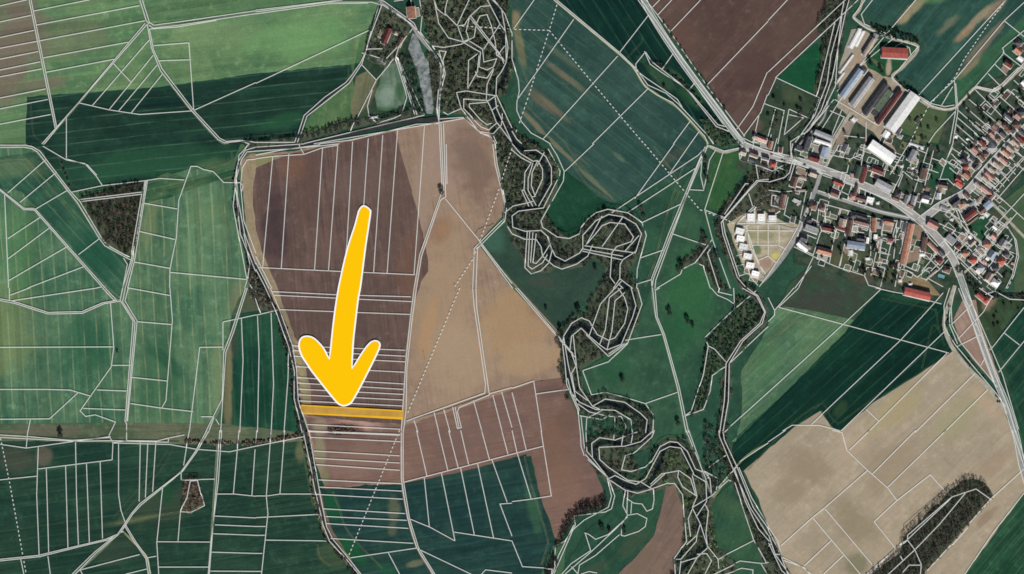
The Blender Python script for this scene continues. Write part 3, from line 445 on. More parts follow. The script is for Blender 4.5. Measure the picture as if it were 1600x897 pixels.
# south-west dark crops
fld('crop_field', '-160 688 120 690 300 694 478 690 486 740 492 790 508 836 540 880 566 920 566 1060 -160 1060', base=(28,56,46), alt=(42,70,54), ang=-8, streak=0.55, streak_col=(14,44,40), trams=((17,1.4,(66,98,74),0.5,2),),
    patches=((30,718,34,22,0,(66,70,60),0.8),(70,712,14,18,0,(92,88,74),0.8),(250,790,60,34,-20,(58,74,56),0.7),(210,812,46,6,-10,(92,100,72),0.7),(180,860,50,26,-10,(56,72,56),0.6),(260,770,14,20,0,(24,70,46),0.7),(90,730,40,5,-6,(54,86,62),0.6),(470,760,22,60,8,(28,74,46),0.6)), seed=22)
fld('crop_field', '328 694 478 690 484 740 492 790 508 836 540 880 566 920 300 1060 326 860', base=(30,58,47), alt=(46,74,56), ang=-10, streak=0.7, streak_col=(14,42,38), trams=((9,1.2,(64,98,72),0.35,2),), patches=((520,870,30,20,40,(66,82,58),0.6),(470,700,8,26,8,(120,118,84),0.5)), seed=23)
# the big ploughed field, dark on the left, tan on the right
fld('ploughed_field', '376 252 392 240 462 236 530 222 600 206 680 190 732 183 752 190 768 205 775 240 786 300 788 335 772 352 746 380 800 450 878 528 882 560 884 590 836 596 720 640 634 668 628 690 628 756 508 764 496 730 484 690 472 640 462 590 440 500 410 430 392 395 384 340', base=(150,128,108), alt=(136,114,98), ang=80, streak=0.5, streak_w=3.0, streak_col=(112,94,82), mott=70,
    patches=((700,240,44,90,8,(150,128,114),0.7),(740,255,40,70,-20,(112,92,82),0.75),(660,300,20,110,8,(152,132,116),0.6),(690,470,60,140,14,(160,136,110),0.7),(800,500,60,80,40,(162,134,100),0.8),(850,480,34,26,45,(128,104,84),0.7),(830,560,60,30,-10,(166,140,108),0.7),(720,560,60,70,20,(164,142,116),0.7),(668,520,12,60,12,(168,134,100),0.7),(690,360,16,24,20,(142,108,82),0.6),(770,620,70,10,-14,(144,120,100),0.6)), seed=26, grain=0.16)
fld('ploughed_field', '396 250 462 238 530 224 600 209 617 205 626 238 640 286 651 325 662 372 669 408 669 424 658 440 646 480 636 540 630 600 628 664 480 650 470 600 456 540 436 480 414 420 402 380 396 330', base=(94,76,70), alt=(106,86,78), ang=84, streak=0.7, streak_col=(72,58,58), mott=55, streak_w=3.0,
    patches=((430,360,26,66,8,(62,50,54),0.62),(426,334,16,46,0,(58,48,52),0.4),(462,262,24,22,0,(118,88,70),0.6),(485,300,22,70,5,(92,72,66),0.6),(560,280,50,40,0,(104,86,80),0.6),(640,420,22,60,10,(112,84,68),0.5),(486,632,10,30,0,(124,84,74),0.6),(540,500,60,40,0,(88,70,68),0.5),(620,330,26,60,10,(96,78,70),0.5)), seed=28, grain=0.2)
fld('field_margin', '376 256 392 244 418 240 440 246 400 262 394 300 400 360 412 400 430 440 452 500 474 560 486 610 488 648 478 648 466 590 446 510 416 436 392 396 382 330', base=(152,136,110), alt=(128,116,92), ang=80, patches=((412,252,22,8,-5,(124,124,84),0.8),(470,590,10,40,-10,(150,140,104),0.7)), seed=30)
# lower ploughed ground
fld('ploughed_field', '478 652 632 664 720 638 836 596 886 590 900 640 914 700 928 730 944 770 940 792 905 800 886 822 872 850 866 838 858 810 842 770 830 712 720 736 640 752 552 758 508 764 500 730', base=(126,100,88), alt=(110,88,80), ang=-9, streak=0.65, streak_w=3.0, streak_col=(98,78,70), mott=70,
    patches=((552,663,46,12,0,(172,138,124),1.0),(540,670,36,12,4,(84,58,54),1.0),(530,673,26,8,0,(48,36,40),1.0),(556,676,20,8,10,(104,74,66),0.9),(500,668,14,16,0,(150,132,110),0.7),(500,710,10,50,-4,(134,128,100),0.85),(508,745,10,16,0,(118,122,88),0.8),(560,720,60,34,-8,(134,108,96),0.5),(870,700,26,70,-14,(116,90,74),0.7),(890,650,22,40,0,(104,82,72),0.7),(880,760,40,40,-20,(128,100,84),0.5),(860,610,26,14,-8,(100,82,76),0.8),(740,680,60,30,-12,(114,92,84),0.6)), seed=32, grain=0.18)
# teal crop south of it
fld('crop_field', '500 764 552 760 640 754 720 738 822 709 836 750 852 800 862 834 866 850 852 880 836 925 836 1060 566 1060 566 900 540 862 520 830 506 790', base=(28,56,54), alt=(40,68,60), ang=-9, streak=0.65, streak_col=(14,44,46), trams=((21,1.3,(78,104,90),0.25,2),),
    patches=((615,800,12,26,8,(96,100,80),0.7),(612,826,10,14,0,(92,98,78),0.6),(520,790,14,34,-10,(26,78,50),0.85),(552,860,34,14,45,(26,82,50),0.85),(600,890,24,12,30,(30,80,54),0.7),(650,880,16,6,-15,(112,112,86),0.7),(835,800,12,50,-14,(52,88,66),0.8),(700,830,14,20,0,(52,76,66),0.4)), seed=34)
# north-east of the river: teal field with washed-out tan streaks
fld('crop_field', '800 -160 868 -6 965 82 988 104 1006 132 1030 150 1060 168 1086 194 1104 222 1080 262 960 318 920 306 880 260 858 216 820 196 808 170 810 140 806 110 800 60', base=(42,70,64), alt=(54,82,72), ang=38, streak=0.35, streak_col=(24,58,54), trams=((17,1.5,(86,112,92),0.45,4),),
    patches=((880,90,50,5,38,(112,110,86),0.29),(872,112,34,6,40,(124,106,84),0.40),(846,158,38,11,40,(116,102,82),0.50),(866,170,36,5,42,(118,104,82),0.40),(834,192,34,5,46,(142,126,98),0.50),(876,234,46,4,43,(140,126,98),0.54),(930,286,40,3,42,(126,122,92),0.43),(910,250,20,3,40,(108,108,86),0.29),(810,60,8,46,-12,(128,124,88),0.58),(806,30,10,18,0,(150,132,98),0.58),(895,128,28,6,40,(120,108,84),0.43),(968,246,14,4,40,(110,118,92),0.36),(1050,245,30,7,-35,(82,82,68),0.43)), seed=36)
fld('meadow', '880 262 926 300 962 322 930 332 912 346 905 364 886 372 868 366 850 352 846 345 868 300', base=(22,60,44), alt=(34,74,54), ang=60, streak=0.2, seed=38)
fld('crop_field', '866 -6 800 -160 960 -160 1000 0 1060 90 1098 142 1150 200 1162 222 1104 220 1090 190 1062 166 1030 148 1006 130 990 102 965 80', base=(10,40,36), alt=(18,52,42), ang=57, streak=0.45, streak_col=(8,30,32), trams=((17,1.5,(60,94,74),0.6,3),),
    patches=((1030,120,34,10,40,(54,84,60),0.7),(1004,92,12,6,0,(40,76,60),0.6),(1080,150,30,16,40,(44,80,54),0.8),(1058,120,20,6,42,(64,84,62),0.6)), seed=40)
# brown field at the top
fld('ploughed_field', '1000 -160 1014 0 1050 60 1100 120 1160 214 1186 178 1212 122 1276 62 1306 12 1330 -160', base=(82,64,60), alt=(94,76,68), ang=-47, streak=0.4, streak_col=(70,54,52), mott=80, patches=((1060,60,30,40,40,(98,76,66),0.6),(1180,110,50,30,-45,(76,58,56),0.6),(1250,40,40,24,-45,(88,72,64),0.5),(1150,190,30,14,-45,(92,76,70),0.6)), seed=42, grain=0.15)
fld('meadow', '1212 122 1276 68 1284 90 1278 146 1258 142', base=(22,72,48), alt=(32,84,54), ang=0, streak=0.2, seed=43)
fld('rough_grass', '1212 124 1260 144 1280 152 1258 206 1162 222 1186 178', base=(44,62,48), alt=(62,76,58), ang=30, streak=0.3, mott=24, patches=((1196,214,30,6,15,(70,64,56),0.6),(1240,150,20,12,20,(70,82,58),0.7),(1180,200,14,16,0,(96,76,68),0.7)), seed=44)
# north-east field
fld('crop_field', '1346 -160 1350 20 1348 42 1390 54 1436 72 1412 106 1394 122 1412 140 1450 162 1478 140 1500 116 1566 60 1600 30 1760 -160', base=(38,70,62), alt=(52,84,72), ang=-50, streak=0.5, streak_col=(22,58,54), trams=((22,1.5,(84,114,94),0.3,3),),
    patches=((1430,10,44,9,-40,(162,148,116),0.68),(1412,30,14,8,-40,(160,146,112),0.72),(1460,-4,30,14,0,(86,128,80),0.64),(1524,32,46,6,-44,(158,140,112),0.60),(1508,52,22,6,-42,(146,122,98),0.64),(1480,40,26,7,-42,(118,116,92),0.48),(1556,12,30,8,-42,(152,132,108),0.64),(1545,60,54,8,-47,(136,120,102),0.60),(1520,96,34,7,-48,(132,120,98),0.64),(1500,116,20,5,-48,(146,138,110),0.64),(1560,90,40,14,-48,(46,96,64),0.56),(1480,104,30,20,-45,(66,92,72),0.32)), seed=46)
fld('grass_field', '1490 168 1476 170 1440 162 1424 156 1400 200 1440 222 1474 224 1488 200', base=(82,94,66), alt=(64,90,60), ang=20, mott=30, seed=47)
fld('meadow', '1494 120 1600 28 1640 -20 1640 40 1566 82 1524 136 1494 166', base=(44,82,60), alt=(58,96,70), ang=-48, patches=((1545,62,46,9,-46,(132,116,96),0.85),(1515,104,30,7,-48,(136,122,98),0.7)), seed=48)
fld('meadow', '1482 178 1504 204 1468 330 1430 330 1458 250', base=(30,78,52), alt=(42,88,60), ang=-70, seed=49)
fld('grass_field', '1560 320 1610 280 1760 200 1760 460 1594 462 1582 460 1590 400 1576 360', base=(72,90,66), alt=(58,84,60), ang=-45, mott=40, seed=50)
# water meadows in the middle
fld('meadow', '1104 226 1086 260 1060 300 1046 350 1026 420 1018 450 1000 490 990 520 940 560 918 576 924 616 960 614 1008 632 1022 660 1016 700 980 716 1030 700 1060 720 1080 745 1112 770 1090 700 1060 620 1100 540 1140 490 1120 420 1092 380 1100 330 1112 300 1130 260', base=(44,76,58), alt=(58,92,68), ang=-72, streak=0.25, mott=50,
    patches=((1028,330,8,80,20,(104,114,82),0.6),(1060,280,5,40,22,(100,110,80),0.5),(1080,460,40,70,5,(46,98,58),0.6),(1058,530,40,50,0,(38,88,56),0.5),(960,570,30,40,0,(36,84,58),0.4)), seed=52)
fld('meadow', '1104 300 1112 330 1112 380 1096 396 1090 380', base=(40,78,58), alt=(54,90,62), ang=-70, seed=53)
fld('meadow', '1116 234 1160 236 1158 270 1140 310 1120 330 1102 322', base=(46,86,52), alt=(60,92,56), ang=-70, mott=24, seed=54)
fld('marsh', '750 382 790 350 830 430 880 410 930 410 948 424 920 470 880 505 872 516', base=(52,74,62), alt=(42,64,54), ang=40, mott=40, patches=((772,376,22,26,0,(62,98,82),0.7),(846,440,30,12,0,(64,72,62),0.6)), seed=55)
fld('meadow', '1068 700 1116 660 1130 690 1130 720 1100 760', base=(42,78,62), alt=(52,88,66), ang=-70, seed=56)
fld('meadow', '1112 782 1148 752 1166 790 1190 850 1196 900 1180 940 1130 874 1118 850 1120 820', base=(40,74,58), alt=(58,90,64), ang=-70, patches=((1140,790,24,20,0,(74,96,66),0.4),), seed=57)
fld('ploughed_field', '1040 762 1054 756 1066 780 1070 830 1068 850 1054 872 1052 1060 900 1060 968 895 1000 862 1022 836 1032 800', base=(122,102,90), alt=(110,92,82), ang=-60, streak=0.4, patches=((1000,880,30,14,-50,(110,96,80),0.6),), seed=58, grain=0.15)
fld('meadow', '960 770 985 756 1036 764 1026 810 1016 836 980 872 940 900 884 920 880 890 916 830 950 802', base=(34,68,54), alt=(48,82,60), ang=-50, patches=((990,850,36,18,-50,(64,78,60),0.6),(930,890,30,10,-30,(62,76,60),0.6)), seed=59)
# east side
fld('crop_field', '1150 690 1160 640 1158 580 1190 530 1212 482 1240 476 1334 500 1320 520 1230 610 1142 690', base=(70,102,78), alt=(92,120,88), ang=-42, streak=0.5, streak_col=(48,90,64), trams=((15,1.5,(128,146,104),0.5,4),), patches=((1290,488,40,10,15,(64,98,68),0.6),(1200,560,30,30,-45,(70,112,74),0.5)), seed=60)
fld('rough_grass', '1216 478 1236 440 1270 412 1300 418 1340 432 1374 452 1334 500 1270 486', base=(60,66,56), alt=(50,76,58), ang=30, mott=22, streak=0.2, patches=((1290,470,60,20,0,(62,62,58),0.6),(1230,455,20,14,0,(56,86,58),0.6)), seed=61)
fld('crop_field', '1140 720 1146 694 1230 612 1320 520 1376 453 1474 476 1480 512 1490 545 1440 580 1366 626 1312 672 1308 676 1296 664 1284 640 1240 668 1160 736 1150 738', base=(10,42,34), alt=(16,52,40), ang=-42, streak=0.5, streak_col=(6,30,28), trams=((17,1.3,(58,94,70),0.6,8),), patches=((1312,640,20,10,-50,(54,78,54),0.6),(1420,468,50,6,12,(40,80,56),0.5)), seed=62)
fld('stubble_field', '1162 736 1240 668 1282 642 1298 666 1312 674 1366 628 1440 582 1490 548 1520 580 1560 626 1588 680 1602 740 1620 800 1600 782 1558 840 1510 900 1420 1060 1300 1060 1240 920 1200 820 1180 770', base=(164,150,128), alt=(152,140,120), ang=-42, streak=0.4, streak_col=(140,128,104), mott=80,
    patches=((1260,730,50,30,20,(140,124,104),0.7),(1230,770,30,30,0,(140,126,104),0.6),(1390,730,60,40,-40,(146,130,108),0.6),(1500,650,60,26,-42,(152,146,114),0.7),(1540,630,40,10,50,(172,150,126),0.7),(1400,640,60,24,-42,(160,148,112),0.7),(1340,820,60,30,45,(132,120,96),0.6),(1340,880,20,20,0,(112,112,84),0.7),(1560,720,40,16,-45,(152,132,110),0.6),(1540,810,30,10,-45,(130,110,92),0.6),(1550,870,40,20,-40,(150,140,106),0.5),(1330,700,40,16,-42,(172,152,130),0.6)), seed=64, grain=0.13)
fld('crop_field', '1508 897 1600 770 1760 620 1760 1060 1420 1060', base=(30,66,48), alt=(50,88,64), ang=-50, streak=0.5, trams=((10,1.4,(88,116,84),0.5,3),), seed=66)
fld('ploughed_field', '1490 498 1504 468 1520 456 1536 500 1552 545 1562 600 1548 592 1520 562 1496 530', base=(152,128,114), alt=(140,118,104), ang=60, seed=68, grain=0.14)
fld('rough_grass', '1522 456 1548 448 1560 470 1600 462 1760 455 1760 520 1600 470 1545 545 1530 500', base=(46,64,44), alt=(58,78,56), ang=60, mott=22, patches=((1546,470,12,20,30,(136,112,94),0.8),), seed=69)
fld('crop_field', '1546 548 1600 474 1760 430 1760 760 1620 760 1600 690', base=(20,54,44), alt=(36,74,54), ang=-50, streak=0.5, trams=((18,1.4,(76,106,80),0.5,3),), seed=70)
# mill ground
fld('rough_grass', '594 10 650 20 660 60 640 90 622 110 640 130 634 170 600 180 552 190 590 130 562 98 582 40', base=(38,56,44), alt=(56,76,56), ang=60, mott=20, patches=((572,150,14,30,20,(108,100,76),0.8),), seed=72)
fld('marsh', '604 100 616 95 628 118 636 140 634 160 618 174 590 172 586 150 594 122', base=(84,108,88), alt=(106,124,106), ang=80, mott=16, jit=1.5, patches=((583,158,4,24,0,(178,160,110),0.9),(604,172,26,6,0,(44,84,52),0.7),(605,150,16,20,0,(132,150,136),0.6),(624,142,8,14,0,(44,84,54),0.7)), seed=73)
# village ground and yards
fld('gardens', '1162 224 1200 200 1290 170 1312 160 1400 205 1466 230 1484 168 1530 136 1580 110 1640 60 1640 230 1560 320 1582 358 1592 400 1578 440 1560 466 1500 470 1472 470 1374 452 1240 412 1236 380 1180 340 1176 280 1150 262', base=(34,60,46), alt=(74,80,66), ang=40, streak=0.25, streak_col=(34,42,38), mott=11, grain=0.45, fine=1.4,
    patches=((1330,405,40,16,0,(86,88,62),0.8),(1350,425,30,20,0,(84,76,62),0.7),(1420,440,40,8,15,(124,108,82),0.8),(1470,385,30,14,45,(74,84,60),0.5),(1300,385,14,20,0,(72,70,60),0.5),(1390,420,10,20,0,(76,84,56),0.5),(1590,150,30,30,0,(62,70,56),0.5)), seed=74)
fld('yard', '1308 168 1312 100 1330 46 1346 44 1374 62 1350 92 1356 106 1378 118 1394 122 1418 142 1434 156 1408 196 1392 224 1402 240 1396 246 1364 206 1338 190', base=(164,152,130), alt=(146,134,118), ang=-54, streak=0.4, mott=22, grain=0.2, patches=((1332,60,14,30,25,(150,150,140),0.7),(1345,92,12,10,0,(160,136,118),0.7)), seed=76)
fld('meadow', '1372 62 1388 66 1432 74 1404 112 1380 120 1356 104 1352 92', base=(30,76,48), alt=(44,82,54), ang=0, mott=18, patches=((1388,108,5,18,5,(164,150,128),0.9),(1372,100,12,4,40,(96,104,80),0.6)), seed=77)
fld('yard', '1265 216 1300 228 1290 268 1254 254', base=(150,144,136), alt=(132,126,120), ang=20, mott=14, seed=78)
fld('yard', '1324 188 1336 192 1318 230 1298 242 1308 216', base=(148,134,122), alt=(130,118,106), ang=-60, mott=14, seed=79)
fld('building_site', '1136 350 1178 322 1228 348 1250 352 1240 374 1204 426 1190 440 1166 428 1148 384', base=(178,167,140), alt=(150,140,118), ang=0, mott=11, streak=0.3, grain=0.35, patches=((1182,390,8,9,0,(84,104,72),0.8),(1198,412,12,12,0,(150,122,108),0.85),(1212,400,9,6,0,(196,184,90),0.8),(1172,368,8,10,0,(120,132,88),0.7),(1196,368,12,8,0,(122,126,88),0.6),(1214,350,16,7,0,(160,158,130),0.6)), seed=80)
fld('yard', '1424 350 1448 354 1440 404 1416 412', base=(146,124,104), alt=(128,112,94), ang=-78, mott=14, seed=81)
fld('yard', '1400 418 1448 436 1470 462 1430 458 1398 440', base=(140,122,92), alt=(112,104,80), ang=20, mott=16, seed=82)
fld('meadow', '1542 330 1570 356 1540 380 1516 372 1504 364', base=(30,70,48), alt=(42,82,56), ang=-45, patches=((1568,334,10,5,40,(104,88,78),0.8),), seed=83)
fld('meadow', '1462 244 1496 250 1490 280 1466 300 1450 290', base=(30,68,50), alt=(42,78,56), ang=-45, seed=84)

# ------------------------------------------------------------------ water
def water_mat(name, c, alt, rough=0.12):
    g = NG(name).coords(); n = g.noise(g.P, 0.11, 6.0, 0.7)
    g.b.inputs['Roughness'].default_value = rough; g.b.inputs['Specular IOR Level'].default_value = 0.5
    f = g.noise(g.P, 0.5, 3.0)
    return g.done(g.mix(g.ramp(n, 0.3, 0.7), lin(c), lin(alt)), f, 0.06, 0.2)
RIVER = smooth(S('765 -60 772 0 782 50 792 85 786 125 770 150 776 178 796 206 806 226 832 238 848 250 856 276 848 302 838 322 812 326 802 338 812 362 840 374 862 398 888 408 914 398 924 366 936 348 958 338 986 352 996 376 984 396 966 404 956 420 958 440 980 446 990 470 984 502 968 530 948 544 930 528 910 506 892 516 884 540 888 580 898 616 914 636 938 630 962 632 996 644 1010 664 1006 684 984 694 950 690 930 698 930 718 950 738 972 756 1000 762 1016 752 1028 728 1036 704 1050 696 1066 700 1078 722 1086 740 1102 752 1106 776 1092 796 1094 820 1104 844 1090 862 1072 880 1058 905 1050 960'), 5)
RACE = smooth(S('1338 -60 1326 0 1314 28 1308 60 1302 100 1296 130 1288 160 1276 188 1258 212 1238 232 1236 256 1232 276 1212 284 1178 284 1164 296 1148 318 1128 346 1128 362 1140 396 1152 430 1166 450 1186 470 1192 492 1184 510 1162 530 1144 556 1136 580 1134 620 1128 674 1126 682 1138 712 1150 742 1166 780 1186 820 1206 862 1226 900 1250 960'), 5)
road('river', RIVER, 8.5, water_mat('river_water', (24,32,34), (34,44,40)), 0.94, wj=0.12, sm=0)
road('river', RACE, 5.0, water_mat('race_water', (22,28,30), (30,38,36)), 0.945, wj=0.12, sm=0)
sheet('pond', S('645 52 652 56 656 70 662 84 670 98 672 120 675 145 678 166 676 178 667 178 662 160 657 135 652 112 644 92 638 76'), water_mat('pond_water', (150,156,154), (84,92,90), 0.4), 1.5, z=0.955)

# ------------------------------------------------------------------ roads, lanes and tracks
asph = plain_mat('asphalt', (146,145,142), (170,168,163), 0.06, 0.9, 0.1)
dark_asph = plain_mat('dark_asphalt', (40,40,44), (58,56,58), 0.06, 0.85, 0.12)  # near-black grey lane surface with faint mottling
gravel = plain_mat('gravel', (172,166,150), (146,142,126), 0.12, 0.95, 0.05)
grass_track = plain_mat('worn_grass', (110,122,100), (86,106,82), 0.08, 0.95, 0.05)
dust = plain_mat('dry_soil_track', (152,134,118), (132,116,102), 0.08, 0.95, 0.05)
pale_verge = plain_mat('dry_grass', (138,138,100), (112,124,88), 0.06, 0.95, 0.05)
paving = plain_mat('paving', (176,172,164), (156,152,144), 0.15, 0.9, 0.08)
paint = plain_mat('road_paint', (215,215,210), (190,190,186), 0.3, 0.8, 0.1)
tarmac_pale = plain_mat('worn_asphalt', (132,132,130), (156,154,150), 0.05, 0.9, 0.1)

road('farm_track', S('560 900 538 866 514 840 500 806 492 770 484 720 474 684'), 8, pale_verge, 0.96, wj=0.15)
for p, w, m in ((S('228 38 150 130 67 226'), 3.6, grass_track), (S('46 0 66 100 87 198'), 2.6, grass_track), (S('220 0 230 38 240 82 255 116 302 176 342 220 358 224'), 2.6, grass_track), (S('240 41 300 36 400 19 510 5 590 4'), 3.0, grass_track),
                (S('0 229 40 229 56 236 110 302 160 374 200 403'), 3.6, grass_track), (S('228 283 218 340 207 400 196 440 190 468 210 502 204 580 198 660'), 3.6, grass_track), (S('0 296 36 326 56 328 110 390 162 450 186 469'), 2.6, grass_track), (S('0 469 70 488 128 488 160 474 190 469'), 2.6, grass_track),
                (S('389 440 362 520 349 552 347 624 323 674 284 735 214 795 190 828 150 868 113 900'), 3.2, grass_track), (S('190 828 214 852 230 872 234 900'), 3.0, pale_verge), (S('0 682 100 687 200 690 280 692'), 4.0, grass_track), (S('340 690 335 760 330 840 326 900'), 2.6, grass_track),
                (S('690 190 692 250 693 298 668 365 654 420 648 460 636 540 632 610 628 660 628 750 638 810 652 856 678 900'), 2.8, dust), (S('742 385 741 440 745 490 757 560 762 615'), 2.6, dust), (S('764 617 700 640 634 660'), 2.4, dust), (S('772 350 750 380 880 528'), 2.4, dust), (S('1102 228 1090 262 1048 365 1020 440 1024 492 1036 524 1058 606 1072 676 1096 738 1112 776'), 2.6, grass_track),
                (S('866 0 964 82 990 106 1006 132 1030 150 1060 170 1100 215 1106 226'), 3.4, pale_verge), (S('1106 228 1130 238 1156 232 1162 226'), 4, gravel), (S('1114 778 1160 718 1200 692'), 2.6, pale_verge)):
    road('farm_track', p, w, m, 1.0 + 0.012*rng.integers(0, 9), wj=0.12)
road('lane', S('602 -20 595 4 582 40 574 76 562 102 550 122 514 150 478 181 468 202 464 222'), 3.4, dark_asph, 1.16)
road('lane', S('592 2 618 20 642 38 652 54 668 74 682 90 690 110 688 140 684 170 686 188'), 4.0, tarmac_pale, 1.18)
road('lane', S('700 184 640 190 560 206 470 226 400 233 384 238 373 254 369 292 373 330 386 385 402 428 420 464 436 492 452 542 461 582 464 622 468 652 478 682 488 738 497 782 512 832 540 870 566 910'), 5.6, dark_asph, 1.2, wj=0.1)
road('lane', S('1283 268 1274 296 1262 326 1248 362 1228 396 1206 424 1192 438'), 6.0, tarmac_pale, 1.3, wj=0.03)
road('lane', S('1190 440 1202 428 1222 402 1240 376'), 6.6, gravel, 1.28)
road('lane', S('1158 358 1170 396 1184 424 1194 436'), 5.0, gravel, 1.27)
road('lane', S('1152 352 1200 350 1236 358 1248 358'), 4.6, gravel, 1.265)
road('lane', S('1270 297 1296 306 1322 314 1372 330 1408 338 1428 343'), 6.0, tarmac_pale, 1.32, wj=0.03)
road('lane', S('1287 264 1294 252 1298 230 1312 204 1330 174'), 5.0, gravel, 1.31)
road('lane', S('1620 84 1592 110 1566 134 1552 142 1538 140 1524 137 1508 152 1492 168 1476 171 1452 165 1424 148 1394 122 1412 104 1434 73 1392 60 1356 44 1342 34 1334 26 1344 12 1356 -30'), 4.6, gravel, 1.33, wj=0.06)
road('lane', S('1492 446 1484 470 1477 490 1476 512 1486 540 1510 572 1540 602 1566 634 1574 646'), 6.0, gravel, 1.34, wj=0.06)
road('lane', S('1500 430 1520 448 1545 460 1600 460'), 4.0, dark_asph, 1.345)
road('lane', S('1516 290 1540 308 1560 328 1592 362 1620 390'), 4.4, gravel, 1.36)
road('lane', S('1476 322 1500 350 1516 366 1534 380 1540 394 1500 432'), 3.6, gravel, 1.35)
road('lane', S('1534 380 1560 360 1580 340'), 3.0, gravel, 1.352)
road('lane', S('1293 158 1286 186 1262 212 1240 236'), 3.0, tarmac_pale, 1.35)
MAIN = smooth(S('1164 228 1182 236 1200 242 1246 252 1288 266 1320 278 1356 293 1392 311 1416 328 1438 345 1458 364 1472 380 1486 400 1495 418 1500 432'), 5)
BYP = smooth(S('1500 432 1508 456 1519 490 1532 530 1550 580 1572 632 1588 684 1600 740 1640 860'), 5)
DIAG = smooth(S('1438 345 1450 336 1468 322 1496 308 1514 296 1536 270 1556 248 1578 224 1604 198 1650 150'), 5)
NW = smooth(S('986 -60 1006 0 1030 44 1062 92 1094 136 1120 170 1146 206 1164 228'), 5)
asph_d = plain_mat('greenish_asphalt', (128,134,130), (150,154,148), 0.05, 0.9, 0.1)
road('main_road', NW, 5.6, asph_d, 1.40, sm=0); road('main_road', MAIN, 7.0, asph, 1.42, sm=0)
road('main_road', DIAG, 7.0, asph, 1.41, sm=0); road('main_road', BYP, 6.0, asph_d, 1.43, sm=0)
fork = sheet('road_junction', S('1430 342 1446 330 1458 322 1450 340 1446 352 1442 356'), asph, 0, z=1.445)
# footways with a real kerb step beside the village street, and lane markings
mb = MB()
def kerb_strip(line, off, w, z0=1.40, z1=1.56):
    q = resample(line, 5.0); A, B = [], []
    for i, p in enumerate(q):
        a = np.array(q[max(i-1, 0)]); b = np.array(q[min(i+1, len(q)-1)]); d = b-a; n = np.array([-d[1], d[0]])/(np.hypot(*d)+1e-9)
        A.append(np.array(p)+n*off); B.append(np.array(p)+n*(off+w))
    for i in range(len(q)-1):
        if dist_line(*((A[i]+B[i])/2), LANE_X) < 9: continue
        a0, a1, b0, b1 = A[i], A[i+1], B[i], B[i+1]
        mb.quad(W(*a0, z1), W(*a1, z1), W(*b1, z1), W(*b0, z1))
        mb.quad(W(*a0, z0), W(*a1, z0), W(*a1, z1), W(*a0, z1)); mb.quad(W(*b0, z0), W(*b1, z0), W(*b1, z1), W(*b0, z1))
LANE_X = [(1438, 345), (1439, 346)]
for ln in (MAIN, DIAG):
    kerb_strip(ln, 3.6, 1.4); kerb_strip(ln, -5.0, 1.4)
mb.build('pavement', paving)['kind'] = 'structure'
mb = MB()
for ln in (NW, MAIN, DIAG, BYP):
    q = resample(ln, 4.0)
    for i in range(1, len(q)-2, 2): strip_geo(mb, [q[i], q[i+1]], 0.16, 1.47)
    if ln in (NW, BYP):
        for s in (-2.6, 2.6):
            e = []
            for i, p in enumerate(q):
                a = np.array(q[max(i-1, 0)]); b = np.array(q[min(i+1, len(q)-1)]); d = b-a; n = np.array([-d[1], d[0]])/(np.hypot(*d)+1e-9)
                e.append(tuple(np.array(p)+n*s))
            strip_geo(mb, e, 0.2, 1.47)
mb.build('road_markings', paint)['kind'] = 'structure'

# ------------------------------------------------------------------ woods: many leaf- and twig-sized faces spread through the crowns
CANOPY = []          # (test, height): where the parcel lines pass over treetops
PAL = {'bare': ((84,76,70),(100,90,78),(66,64,60),(108,100,86)), 'mixed': ((58,70,54),(80,92,66),(88,84,74),(48,58,50)), 'green': ((38,68,50),(54,84,58),(44,72,56),(66,92,60)),
       'dark': ((50,58,52),(62,70,58),(76,74,68),(48,50,50),(70,84,60)), 'red': ((112,88,80),(98,80,72),(84,74,68),(122,100,86)), 'fresh': ((98,120,74),(78,104,66),(66,80,58),(86,90,70)), 'pine': ((28,46,36),(36,56,42),(26,40,34),(44,62,46))}
def foliage(cx, cy, r, h0, h1, n, pal, size=(0.7, 1.7)):
    """n leaf-clump faces for each crown (arrays of centres), random facing, denser near the outside"""
    K = len(cx); N = K*n
    th = rng.uniform(0, 2*np.pi, N); ph = np.arccos(rng.uniform(-0.6, 1, N)); rad = rng.uniform(0.25, 1.0, N)**0.5
    lump = 1+0.28*np.sin(3*th+np.repeat(rng.uniform(0, 6, K), n))*np.sin(2*ph+np.repeat(rng.uniform(0, 6, K), n))
    R = np.repeat(r, n)*rad*lump; H = np.repeat((h1-h0)/2, n)*rad; zc = np.repeat((h1+h0)/2, n)
    c = np.c_[np.repeat(cx, n)+R*np.sin(ph)*np.cos(th), np.repeat(cy, n)+R*np.sin(ph)*np.sin(th), zc+H*np.cos(ph)]
    a = rng.normal(size=(N, 3)); a /= np.linalg.norm(a, axis=1)[:, None]
    b = np.cross(a, rng.normal(size=(N, 3))); b /= np.linalg.norm(b, axis=1)[:, None]+1e-9
    s = rng.uniform(*size, N)[:, None]; e = rng.uniform(0.45, 1.0, N)[:, None]
    a = a*s*0.5; b = b*s*0.5*e
    v = np.stack([c-a-b*0.6, c+a*0.7-b, c+a+b*0.7, c-a*0.6+b], 1).reshape(-1, 3)
    P = np.array([lin(q) for q in PAL[pal]])
    tree = P[rng.integers(0, len(P), K)]*rng.uniform(0.9, 2.1, (K, 1))
    tc = np.repeat(tree, n, 0)*rng.uniform(0.7, 1.35, (N, 1))
    return v, np.arange(N*4).reshape(-1, 4), np.clip(tc, 0, 1)
leafmat = tint_mat('foliage'); bark = plain_mat('bark', (74,64,54), (54,48,42), 0.8, 0.95, 0.05)
litter = plain_mat('leaf_litter', (84,86,72), (64,78,62), 0.09, 0.95, 0.05)
